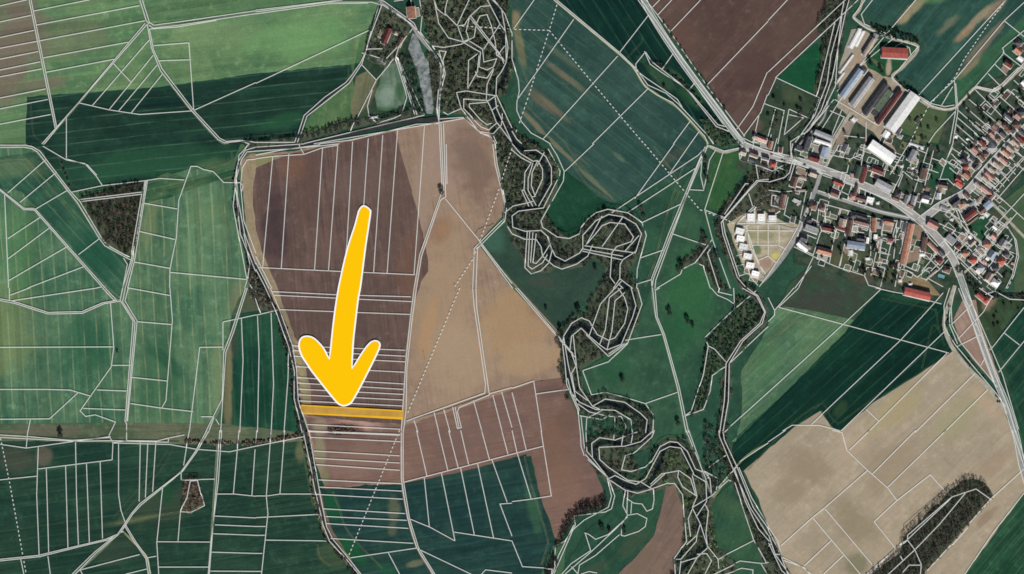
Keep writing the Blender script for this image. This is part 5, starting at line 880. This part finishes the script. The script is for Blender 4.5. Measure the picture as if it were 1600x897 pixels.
Z(1300, 284, N2, '850 75 290 120 28 grey hall;1090 215 90 95 20 dark house;1060 285 110 60 25 brown house;1240 300 75 140 18 grey house;1355 315 72 145 18 grey house;1300 400 100 60 22 brown house;1545 300 115 85 15 white house;1580 235 100 50 15 dark house')
building(1416.5, 381.5, 64, 9.2, 102, 'orange', 'barn', S2, h=4.0, pitch=30, special='very long orange brown roofed barn on the west side of the village farmyard')
Z(1450, 284, "by the straight street's bend", '230 65 165 78 10 brown house;200 125 60 95 10 tan house;170 240 68 88 8 white house;518 38 115 90 38 red house;565 375 85 75 -38 orange house')
Z(1450, 284, 'in the block east of fork', '440 350 160 110 -38 dark house;690 560 235 92 -38 maroon barn;745 650 200 26 -38 tan shed;640 235 100 62 45 brown house;985 395 135 105 -40 blue hall;900 470 115 85 -40 brown house;965 150 245 66 38 pink house;1040 240 95 80 -45 brown house;830 55 130 56 40 tan house;72 715 185 115 28 pink house;392 630 34 28 20 white shed;970 545 70 55 40 white shed;905 590 36 30 20 white shed;1110 770 90 40 40 white shed;730 380 80 60 -38 grey shed;860 300 60 120 35 tan shed;260 440 130 60 25 grey shed')
Z(1150, 368, 'beside the southern scrub field', '1125 50 105 85 20 dark house;1110 180 205 95 38 white house;1465 265 230 95 15 orange house;1050 110 60 60 20 grey shed;1220 200 70 60 30 tan shed')
Z(1300, 368, "on the village's south edge", '390 165 300 110 8 blue hall;470 60 130 85 10 dark house;590 85 46 100 8 white shed;970 60 85 62 10 maroon house;960 112 70 36 10 pink shed;1530 150 75 225 10 brown barn;1500 320 75 36 0 white shed;308 290 58 78 5 white shed;590 385 55 26 0 white shed;1170 650 38 90 20 brown shed;1130 750 40 36 0 white shed;1300 810 50 26 0 white shed;720 20 60 70 5 white shed')
building(1432.5, 459.5, 41, 11.5, 13, 'red', 'barn', "on the village's south edge", pitch=14, special='long red roofed barn on the edge of the dark green field south of the village')
E_ = 'in the round housing estate'
Z(1450, 368, E_, '370 65 160 100 42 grey house flat;502 180 80 80 35 maroon house hip;725 125 105 60 -45 tan house;615 300 92 88 38 orange house hip;742 412 108 100 40 red house hip;975 152 118 105 30 orange house hip;1240 130 105 125 36 grey house;1090 20 90 75 36 pink house;1302 322 80 78 36 dark house;1060 322 105 125 36 blue house;1215 432 108 108 38 red house hip;1120 550 90 85 38 dark house hip;870 545 100 95 38 grey house;1010 690 92 135 36 tan house;1112 790 130 95 36 white house hip;1408 470 58 40 20 pink shed;885 285 90 50 45 tan shed;830 600 75 50 36 white shed;930 440 60 55 36 pink shed;700 30 66 52 45 white shed;840 225 50 60 36 tan shed;1330 190 60 50 36 grey shed;770 310 60 50 36 grey shed;985 390 60 50 36 white shed')
Z(1450, 368, 'in the triangle by the bypass', '185 420 92 88 40 maroon house;308 570 105 88 20 brown house hip;80 190 210 46 46 orange house;220 290 100 70 46 dark house;60 640 200 30 -40 tan shed')
Z(1450, 420, 'beside the bypass', '865 462 135 72 40 red house;958 525 85 95 40 red house')
# the farm halls
F_ = 'in the farmyard'
for a in ((1329.5, 131, 51, 9.0, 126, 'blue', 'barn', 'grey roofed barn with a rusty south slope, westernmost in the farmyard'), (1346, 144, 52, 9.0, 126, 'grey', 'barn', 'long plain grey roofed barn, second from the west in the farmyard'),
          (1367.5, 156.5, 58, 7.5, 126, 'dark', 'barn', 'long dark slate roofed barn in the middle of the farmyard'), (1379.5, 157, 36, 10, 126, 'green', 'barn', 'mossy green flat roofed barn between two long dark roofs in the farmyard'),
          (1388, 168.5, 62, 6.5, 126, 'maroon', 'barn', 'long narrow dark red roofed barn beside the largest white hall'), (1409, 176, 68, 18, 126, 'white', 'hall', 'largest white and grey hall on the east side of the farmyard'),
          (1376.5, 238, 44, 15.5, 35, 'white', 'hall', 'bright white hall standing across the slope below the farmyard'), (1397, 83.5, 40, 15.5, 3, 'red', 'hall', 'red roofed hall alone on grass at the north corner of the farm'),
          (1335.5, 60, 33, 4.5, 118, 'white', 'shed', 'western of two long narrow white sheds at the farm entrance'), (1343, 60.5, 26, 3.6, 118, 'white', 'shed', 'eastern of two long narrow white sheds at the farm entrance'),
          (1366, 59, 13, 8.5, 122, 'grey', 'shed', 'pale grey shed beside the lane at the north end of the farm'), (1357, 74, 30, 5, 122, 'tan', 'barn', 'narrow tan roofed barn north of the farmyard near the red hall'),
          (1349, 111, 9, 8, 126, 'dark', 'shed', 'small dark square shed at the head of the farmyard'), (1367, 177, 8.5, 8.5, 126, 'dark', 'shed', 'small dark flat shed among the farm barns'), (1432.5, 188, 9, 4, 126, 'dark', 'shed', 'dark shed east of the largest white hall'),
          (1322, 100, 34, 2.2, 126, 'white', 'shed', 'thin white lean-to along the west yard wall of the farm'), (1337.5, 62.5, 30, 2.6, 118, 'white', 'shed', 'thin white strip shed between the two long narrow white sheds'), (1312, 122, 20, 2.0, 126, 'white', 'shed', 'short thin white lean-to at the west corner of the farmyard'),
          (1384, 210, 10, 9, 126, 'white', 'shed', 'white lean-to at the south end of the largest white hall'), (1391, 148, 8, 8, 126, 'grey', 'shed', 'small grey shed at the north end of the mossy barn'), (1334, 187, 6, 6, 40, 'white', 'shed', 'white hut beside the drive below the farm')):
    building(*a[:7], F_, special=a[7], roof='flat' if 'flat' in a[7] else None, pitch=(10 if a[6] == 'hall' else None))
for cx, cy, L, Wd, ang, c, k, s in ((642.7, 20, 17, 12, 84, 'orange', 'house', 'pale orange roofed mill house above the pond'), (604, 57, 25, 8, 112, 'maroon', 'house', 'long dark red roofed mill building among trees west of the pond'), (625.5, 66, 15, 5.5, 115, 'brown', 'house', 'narrow brown roofed house between the mill building and the pond'), (597, 95.5, 13, 6.5, 32, 'grey', 'shed', 'grey shed south of the mill buildings'), (617, 51, 8, 4, 20, 'tan', 'shed', 'tiny tan shed between the two mill houses'), (584, 183.5, 12, 2.5, -5, 'white', 'shed', 'low white shed at the south edge of the marsh')):
    building(cx, cy, L, Wd, ang, c, k, 'mill', special=s)
for cx, cy, L, Wd, a, c in ((1590, 80, 11, 9, 40, 'orange'), (1591, 68, 10, 9, 40, 'dark'), (1575, 101, 12, 7, 35, 'maroon'), (1594, 92, 9, 6, 35, 'white'), (1590, 182, 9, 7, 40, 'pink'), (1596, 176, 9, 8, 40, 'dark'), (1575, 183, 16, 5, 40, 'dark'), (1599, 131, 8, 6, 40, 'white'), (1561, 193, 8, 7, 40, 'tan'), (1570, 198, 9, 7, 40, 'brown'), (1588, 196, 9, 8, 40, 'brown'), (1553, 200, 8, 6, 40, 'pink'), (1581, 204, 9, 8, 40, 'dark')):
    building(cx, cy, L, Wd, a, c, 'house' if L*Wd > 60 else 'shed', "at the straight street's eastern end")
for ln, offs in ((MAIN, (-5.6, 5.6)), (DIAG, (-5.6, 5.6)), (NW, (-4.4, 4.4)), (BYP, (-4.6, 4.6))):
    q = resample(ln, 5.0)
    for off in offs:
        e = []
        for i, pt in enumerate(q):
            a_ = np.array(q[max(i-1,0)]); b_ = np.array(q[min(i+1,len(q)-1)]); dd = b_-a_; nn = np.array([-dd[1], dd[0]])/(np.hypot(*dd)+1e-9); e.append(tuple(np.array(pt)+nn*off))
        strip_geo(fp, e, 1.1, 1.66)
ORD = ['first', 'second', 'third', 'fourth', 'fifth', 'sixth', 'seventh', 'eighth', 'ninth', 'tenth', 'eleventh', 'twelfth', 'thirteenth', 'fourteenth', 'fifteenth', 'sixteenth', 'seventeenth', 'eighteenth', 'nineteenth', 'twentieth']
NUM = ['', 'one', 'two', 'three', 'four', 'five', 'six', 'seven', 'eight', 'nine', 'ten', 'eleven', 'twelve', 'thirteen', 'fourteen', 'fifteen', 'sixteen', 'seventeen', 'eighteen', 'nineteen', 'twenty']
from collections import defaultdict
def ordinal_labels(items, make):
    """items: (object, key, x); the same look in the same place is told apart by order from west to east"""
    g = defaultdict(list)
    for it in items: g[it[1]].append(it)
    for k, lst in g.items():
        lst.sort(key=lambda t: t[2]); n = len(lst)
        for i, it in enumerate(lst):
            if n == 1: it[0]['label'] = make(it)
            else:
                w = 'western' if (i == 0 and n == 2) else 'eastern' if (i == 1 and n == 2) else 'westernmost' if i == 0 else 'easternmost' if i == n-1 else ORD[i]+' from west'
                it[0]['label'] = f'{w} {make(it)}' if n <= 2 else f'{w} of {NUM[n]}: {make(it)}'
ordinal_labels([(o, (s, c, nm, r), cx, f'{s} {CW[c]} roofed {nm} {r}') for o, s, c, nm, r, cx, cy, sp_ in BUILT if sp_ is None], lambda it: it[3])
for b in BUILT: b[0]['group'] = {'house': 'houses of the village', 'barn': 'barns', 'hall': 'halls', 'shed': 'sheds'}[b[3]]

PLOTM = [plain_mat('garden_soil', (92,78,66), (72,62,54), 0.3), plain_mat('garden_lawn', (48,74,54), (64,86,64), 0.25), plain_mat('dry_lawn', (112,118,88), (92,104,76), 0.25), plain_mat('paved_yard', (168,164,156), (140,136,130), 0.3), plain_mat('earth_yard', (150,130,112), (122,106,92), 0.3), plain_mat('dark_green_garden', (38,50,42), (52,62,50), 0.3)]  # plot surfaces in their own colours, the darkest a deep green
VIL = S('1166 226 1200 206 1290 215 1400 215 1480 210 1530 150 1600 110 1600 200 1560 300 1580 400 1560 450 1500 440 1440 440 1380 440 1250 405 1240 330 1230 290 1160 256')
RDS = (MAIN, DIAG, BYP, S('1283 268 1274 296 1262 326 1248 362 1228 396 1206 424'), S('1270 297 1322 314 1372 330 1428 343'))
def plot(x, y, w, h, ang, m, k):
    c_, s_ = math.cos(math.radians(ang)), math.sin(math.radians(ang)); pts = []
    for px_, py_ in ((-w/2,-h/2),(0,-h/2*1.05),(w/2,-h/2),(w/2,h/2),(0,h/2*.96),(-w/2,h/2)):
        pts.append((x+c_*px_-s_*py_+rng.normal(0,.3), y+s_*px_+c_*py_+rng.normal(0,.3)))
    if any(dist_line(np.array([q[0]]), np.array([q[1]]), L)[0] < 6.5 for q in pts for L in RDS): return False
    if rng.uniform() < .7: strip_geo(fp, pts+[pts[0]], 0.75, 1.66)
    mb = MB(); mb.poly([W(q[0], q[1], 0.985+k*0.0013) for q in pts][::-1]); mb.build('garden_plot', m)['kind'] = 'structure'; return True
nk = 0
for b in list(BUILT):
    if b[3] == 'house' and rng.uniform() < .8:
        an = -math.degrees(b[0].rotation_euler[2]); t = math.radians(an); sgn = 1 if rng.uniform() < .5 else -1
        nk += plot(b[5]-sgn*math.sin(t)*9, b[6]+sgn*math.cos(t)*9, rng.uniform(9, 15), rng.uniform(6, 11), an, PLOTM[int(rng.choice([3,3,4,4,0,1]))], nk)
tries = 0
while nk < 250 and tries < 1500:
    tries += 1; x, y = rng.uniform(1166, 1600), rng.uniform(110, 445)
    if not inside(np.array([x]), np.array([y]), VIL)[0]: continue
    an = 40 if x > 1470 else 20
    nk += plot(x, y, rng.uniform(7, 18), rng.uniform(5, 11), an+90*rng.integers(0, 2), PLOTM[int(rng.choice([0,0,1,1,2,2,4,5,5,5]))], nk)
fo = fp.build('building_outlines', line_mat); fo['kind'] = 'structure'
# ------------------------------------------------------------------ single trees
def tree_proto(pal, r, h, n, evergreen=False):
    root = empty('tree', (0, 0, 0))
    t = MB(); t.tube((0, 0, 0), (0.1, 0.05, h*.45), .28, .18, 8); t.tube((0.1, 0.05, h*.45), (0, .1, h*.9), .18, .05, 7)
    for k in range(6):
        a = k*1.05+rng.uniform(-.3, .3); z = h*(.32+.07*k); q = r*(.75-.06*k)
        t.tube((0.08, .05, z), (q*math.cos(a), q*math.sin(a), z+h*.2), .11, .03, 5)
    t.build('trunk', bark, root)
    v, q, c = foliage(np.zeros(1), np.zeros(1), np.array([r]), np.array([h*.2]), np.array([h]), n, pal, (.7, 1.5))
    P_ = np.array([lin(x) for x in PAL[pal]]); c = P_[rng.integers(0, len(P_), len(c))]*rng.uniform(.7, 1.3, (len(c), 1))
    np_mesh('crown', v, q, [leafmat], c, root)
    return root
PROTO = {k: [tree_proto(*a) for _ in range(2)] for k, a in {'dark': ('dark', 3.4, 8.5, 190), 'bare': ('bare', 3.6, 9, 120), 'green': ('mixed', 3.0, 6.5, 170), 'pine': ('pine', 2.6, 9.5, 200), 'red': ('red', 3.0, 7, 130), 'fresh': ('fresh', 2.6, 5.5, 170)}.items()}
USED = set(); TREES = []
TW = {'dark': 'dark bare', 'bare': 'bare grey', 'green': 'dull green', 'pine': 'dark evergreen', 'red': 'bare reddish', 'fresh': 'fresh green'}
def tree(cx, cy, kind, s, where, label=None):
    i = len(TREES) % 2; p = PROTO[kind][i]
    if (kind, i) not in USED: USED.add((kind, i)); r = p
    else:
        r = p.copy(); COL.objects.link(r)
        for ch in p.children:
            c = ch.copy(); c.parent = r; COL.objects.link(c)
    r.location = W(cx, cy, 0); r.rotation_euler = (0, 0, rng.uniform(0, 6.28)); r.scale = (s, s, s*rng.uniform(.85, 1.15))
    r['category'] = 'tree'; r['group'] = 'single trees'
    if label: r['label'] = label
    TREES.append((r, (kind, where, 'large' if s > 1.25 else 'small' if s < .85 else 'medium'), cx, where, kind, label))
def has_building(x, y, m=1.5):
    for b in BUILT:
        if abs(b[5]-x) < 30 and abs(b[6]-y) < 30 and math.hypot(b[5]-x, b[6]-y) < m+4.5: return True
    return False
for x, y, k, s, l in ((95, 680, 'dark', 1.35, 'lone dark tree beside the straight track at the west edge'), (183, 549, 'dark', .6, 'single dark bush alone in the tall tramlined west field'), (972, 593, 'dark', 1.15, 'lone dark tree in the middle of the central meadow'), (1046, 490, 'dark', 1.2, 'western lone dark tree on the upper east meadow'),
                      (1074, 502, 'dark', 1.2, 'northern of two adjoining dark trees on the upper east meadow'), (1082, 509, 'dark', .9, 'southern of two adjoining dark trees on the upper east meadow'), (1059, 661, 'dark', 1.2, 'dark reddish tree beside the meadow track near the river bend'), (1064, 417, 'dark', 1.3, 'dark tree at the bend of the pale path across the meadow'), (1060, 424, 'bare', 1.0, 'bare tree just below the bend of the pale meadow path'),
                      (853, 483, 'dark', .75, 'small dark bush in the marsh beside the tan field'), (904, 488, 'dark', 1.3, 'dark tree on the marsh edge north of the river bend'), (876, 517, 'pine', 1.3, 'dark evergreen at the corner of the tan field by the river'), (930, 420, 'dark', .9, 'dark tree on the marsh west of the river woods'), (690, 300, 'dark', 1.25, 'dark tree at the fork of the tracks in the ploughed field'),
                      (1001, 328, 'bare', 1.1, 'bare tree north of the river loop at the meadow edge'), (1006, 340, 'bare', 1.0, 'bare tree touching the meadow just east of the river loop'), (1038, 137, 'dark', .8, 'dark bush on the rough strip beside the north farm track'), (945, 330, 'dark', 1.0, 'dark tree at the tip of the deep green meadow north of the loop'), (1594, 148, 'pine', 1.0, 'dark evergreen in the east gardens by the lane bend'),
                      (940, 825, 'dark', 1.2, 'western dark tree in the lower green meadow'), (952, 829, 'dark', .9, 'eastern dark tree in the lower green meadow'), (975, 830, 'dark', 1.0, 'dark tree by the pale path near the lower brown strip'), (1359, 99, 'pine', 1.3, 'dark evergreen on the grass between the farmyard and the red hall'), (1376, 112, 'pine', 1.1, 'dark evergreen south of the red hall'),
                      (1120, 400, 'dark', 1.2, 'dark tree at the north end of the scrub belt'), (1350, 424, 'pine', 1.2, 'dark evergreen on the rough plot at the south edge of the village'), (1374, 433, 'pine', 1.3, 'tall dark evergreen in the long narrow gardens south of the village'), (1366, 390, 'dark', 1.4, 'large dark tree beside the blue grey hall on the village edge')):
    tree(x, y, k, s, 'field', l)
def row(line, n, kinds, where, s=(.6, 1.0), jit=1.5):
    q = resample(line, 1.0)
    for i in range(n):
        x, y = q[int((i+.5)/n*(len(q)-1))]; tree(x+rng.normal(0, jit), y+rng.normal(0, jit), kinds[i % len(kinds)], rng.uniform(*s), where)
row(S('1035 32 1076 95 1110 142 1134 176'), 15, ['dark', 'bare'], 'beside the north approach road', (.5, .8), .8)
row(S('96 252 106 284 112 296'), 5, ['red', 'dark'], 'along the western field track', (.4, .6), .6)
row(S('1100 246 1106 290'), 7, ['dark', 'bare'], 'in the village meadow hedge', (.7, 1.0), 1.5)
def scatter(poly, n, kinds, where, s=(.45, .95)):
    p = S(poly); xs = [a for a, _ in p]; ys = [b for _, b in p]; k = 0; t = 0
    while k < n and t < 4000:
        t += 1; x, y = rng.uniform(min(xs), max(xs)), rng.uniform(min(ys), max(ys))
        if not inside(np.array([x]), np.array([y]), p)[0] or has_building(x, y): continue
        if min(dist_line(np.array([x]), np.array([y]), L)[0] for L in (MAIN, DIAG, BYP)) < 9: continue
        tree(x, y, kinds[k % len(kinds)], rng.uniform(*s), where); k += 1
scatter('1484 176 1520 142 1560 160 1600 130 1600 180 1556 196 1530 212 1496 208', 22, ['dark', 'green', 'pine', 'red'], 'in long gardens behind straight street')
scatter('1200 150 1256 150 1250 205 1196 216', 14, ['bare', 'green', 'dark'], 'on rough plots north of village')
scatter('1310 200 1350 215 1336 262 1306 255', 9, ['dark', 'bare', 'green'], 'west of the bright white hall')
scatter('1400 220 1470 232 1450 320 1400 300', 14, ['dark', 'pine', 'bare', 'green'], 'in gardens north of the fork')
scatter('1278 330 1340 340 1330 420 1280 400', 12, ['dark', 'green', 'pine'], 'in gardens below the back street')
scatter('1340 370 1412 370 1400 450 1350 436', 14, ['dark', 'green', 'bare'], 'in plots south of the village')
scatter('1500 372 1590 372 1580 450 1520 440', 14, ['dark', 'pine', 'green'], 'among round estate houses', (.4, .75))
scatter('1460 300 1560 330 1540 380 1470 350', 9, ['dark', 'green', 'red'], 'between the fork and the estate')
scatter('1170 262 1236 268 1232 284 1190 290', 10, ['dark', 'pine'], "behind the street's western houses", (.6, 1.0))
scatter('1228 286 1270 300 1250 350 1222 330', 8, ['green', 'dark'], 'around the side lane lawn', (.45, .8))
scatter('1420 180 1470 190 1450 225 1412 215', 8, ['bare', 'dark'], 'on rough grass east of farmyard', (.5, .9))
scatter('1550 465 1600 470 1580 500 1550 520', 9, ['dark', 'green'], 'in scrub east of the bypass', (.5, 1.0))
scatter('1490 220 1530 200 1530 230 1500 262', 14, ['dark', 'pine', 'green'], 'in yards northwest of straight street', (.3, .55))
scatter('1300 340 1420 350 1400 400 1310 400', 16, ['dark', 'green', 'pine', 'bare'], 'in yards below the back street', (.3, .6))
scatter('1290 300 1420 330 1380 326 1310 312', 10, ['dark', 'green', 'pine'], 'between the two streets', (.35, .65))
scatter('1520 280 1560 250 1600 220 1600 260 1556 306', 14, ['dark', 'green', 'pine'], 'in yards southeast of straight street', (.3, .5))
scatter('1205 262 1290 290 1300 330 1230 340', 14, ['dark', 'bare', 'green'], 'around the southern side lane', (.4, .8))
scatter('1180 236 1290 262 1280 300 1200 280', 14, ['dark', 'pine', 'green'], 'by the western street gardens', (.35, .65))
scatter('1540 380 1596 380 1580 450 1500 440 1470 400', 16, ['dark', 'pine', 'green'], 'in round estate gardens', (.3, .5))
scatter('1500 160 1600 110 1600 190 1520 215', 18, ['dark', 'pine', 'red', 'green'], 'in northeastern long gardens', (.35, .7))
scatter('1360 200 1460 230 1440 330 1390 300', 16, ['dark', 'pine', 'green', 'bare'], 'in yards below the farm', (.35, .7))
scatter('1300 380 1420 390 1400 446 1340 430', 12, ['dark', 'bare', 'pine'], 'on southern garden plots', (.4, .8))
ordinal_labels([(r, key, x, f'{key[2]} {TW[k]} tree {w}') for r, key, x, w, k, lab in TREES if lab is None], lambda it: it[3])

# ------------------------------------------------------------------ power poles, cars, pool
wood_pole = plain_mat('weathered_wood', (92,82,70), (70,62,54), 1.0); steel = plain_mat('galvanised_steel', (150,152,154), (128,130,132), 0.5, 0.5, 0.3); ins = plain_mat('brown_insulator', (84,50,38), None, 1.0, 0.3, 0.4)
for x, y, l in ((856, 46, 'wooden power pole in the teal field near its north west end'), (763, 325, 'wooden power pole in the tan field near the river lane'), (712, 455, 'wooden power pole in the tan field between the dashed line and the track'), (664, 562, 'wooden power pole at the south end of the tan field')):
    o = empty('power_pole', W(x, y), math.radians(25)); tag(o, l, 'power pole', 'power poles in the fields')
    m = MB(); m.tube((0, 0, 0), (0, 0, 10.5), .2, .13, 10); m.build('pole', wood_pole, o)
    m = MB(); m.box(-1.3, -.07, 9.7, 1.3, .07, 9.86); m.tube((-.8, 0, 9.7), (0, 0, 9.0), .03, .03, 5); m.tube((.8, 0, 9.7), (0, 0, 9.0), .03, .03, 5); m.build('crossarm', steel, o)
    for s in (-1.15, 0, 1.15):
        m = MB(); z = 9.86 if s else 10.5
        m.tube((s, 0, z), (s, 0, z+.12), .04, .09, 8); m.tube((s, 0, z+.12), (s, 0, z+.3), .07, .05, 8); m.build('insulator', ins, o)
tyre = plain_mat('tyre_rubber', (28,28,28), None, 2.0); rimm = plain_mat('wheel_rim', (150,150,152), None, 2.0, 0.4, 0.4)
def car(x, y, ang, rgb, label):
    o = empty('parked_car', W(x, y, 1.43), -math.radians(ang)); tag(o, label, 'car', 'cars on the village streets')
    paint_ = plain_mat('car_paint', rgb, tuple(v*.9 for v in rgb), 0.5, 0.3, 0.5)
    m = MB(); pr = [(-2.1, .35), (-2.15, .75), (-1.7, .92), (-1.2, .97), (-.75, 1.42), (.75, 1.45), (1.35, .98), (1.95, .86), (2.15, .7), (2.12, .35)]
    for s in (-1, 1): m.poly([(px, s*.82, pz) for px, pz in pr])
    for i in range(len(pr)):
        a, b = pr[i], pr[(i+1) % len(pr)]; m.quad((a[0], -.82, a[1]), (b[0], -.82, b[1]), (b[0], .82, b[1]), (a[0], .82, a[1]))
    m.build('body', paint_, o)
    m = MB(); m.quad((-1.18, -.7, 1.02), (-.78, -.66, 1.43), (-.78, .66, 1.43), (-1.18, .7, 1.02)); m.quad((.8, -.66, 1.43), (1.3, -.7, 1.03), (1.3, .7, 1.03), (.8, .66, 1.43))
    for s in (-1, 1): m.quad((-1.05, s*.825, 1.0), (1.1, s*.825, 1.0), (.7, s*.825, 1.38), (-.7, s*.825, 1.36))
    m.v = [(a+.0, b, c+.012) for a, b, c in m.v]; m.build('glazing', glass, o)
    for wx in (-1.3, 1.3):
        for wy in (-.84, .84):
            m = MB(); m.tube((wx, wy-.09, .32), (wx, wy+.09, .32), .32, .32, 14); w_ = m.build('wheel', tyre, o)
            m = MB(); s = 1 if wy > 0 else -1; m.tube((wx, wy+s*.088, .32), (wx, wy+s*.1, .32), .19, .17, 12); m.build('rim', rimm, w_)
for a in ((1205.2, 241.5, 15, (168,60,52), 'red car on the village street near its west end'), (1222, 250, 15, (60,62,66), 'dark grey car on the village street opposite the red roofed house'), (1246, 254.5, 16, (36,38,42), 'western black car on the street by the side road to the farm'), (1257, 257.5, 16, (44,44,50), 'eastern black car on the street by the walled yard'),
          (1330, 281.5, 22, (214,214,212), 'white car on the main street between the two village streets'), (1478, 318, -30, (196,198,200), 'silver car on the straight street just above the fork'), (1570, 233, -45, (50,60,90), 'dark blue car on the straight street among the tan roofs'), (1594, 207, -45, (200,200,196), 'pale car at the north east end of the straight street'), (1523, 506, 70, (210,210,208), 'white car on the bypass beside the brown triangle')):
    car(*a)
pb = empty('swimming_pool', W(1470.5, 431.5), -math.radians(18)); tag(pb, 'turquoise garden pool below the brown roofed house by the bypass junction', 'pool')
m = MB(); m.box(-5, -2.4, 0, 5, -2.05, 1.9); m.box(-5, 2.05, 0, 5, 2.4, 1.9); m.box(-5, -2.05, 0, -4.65, 2.05, 1.9); m.box(4.65, -2.05, 0, 5, 2.05, 1.9); m.build('coping', paving, pb)
m = MB(); m.quad((-4.65, -2.05, 1.8), (4.65, -2.05, 1.8), (4.65, 2.05, 1.8), (-4.65, 2.05, 1.8)); m.build('water', water_mat('pool_water', (96,160,178), (80,146,168), 0.1), pb)

for k, ps in PROTO.items():
    for i, r in enumerate(ps):
        if (k, i) not in USED:
            for ch in list(r.children): bpy.data.objects.remove(ch)
            bpy.data.objects.remove(r)
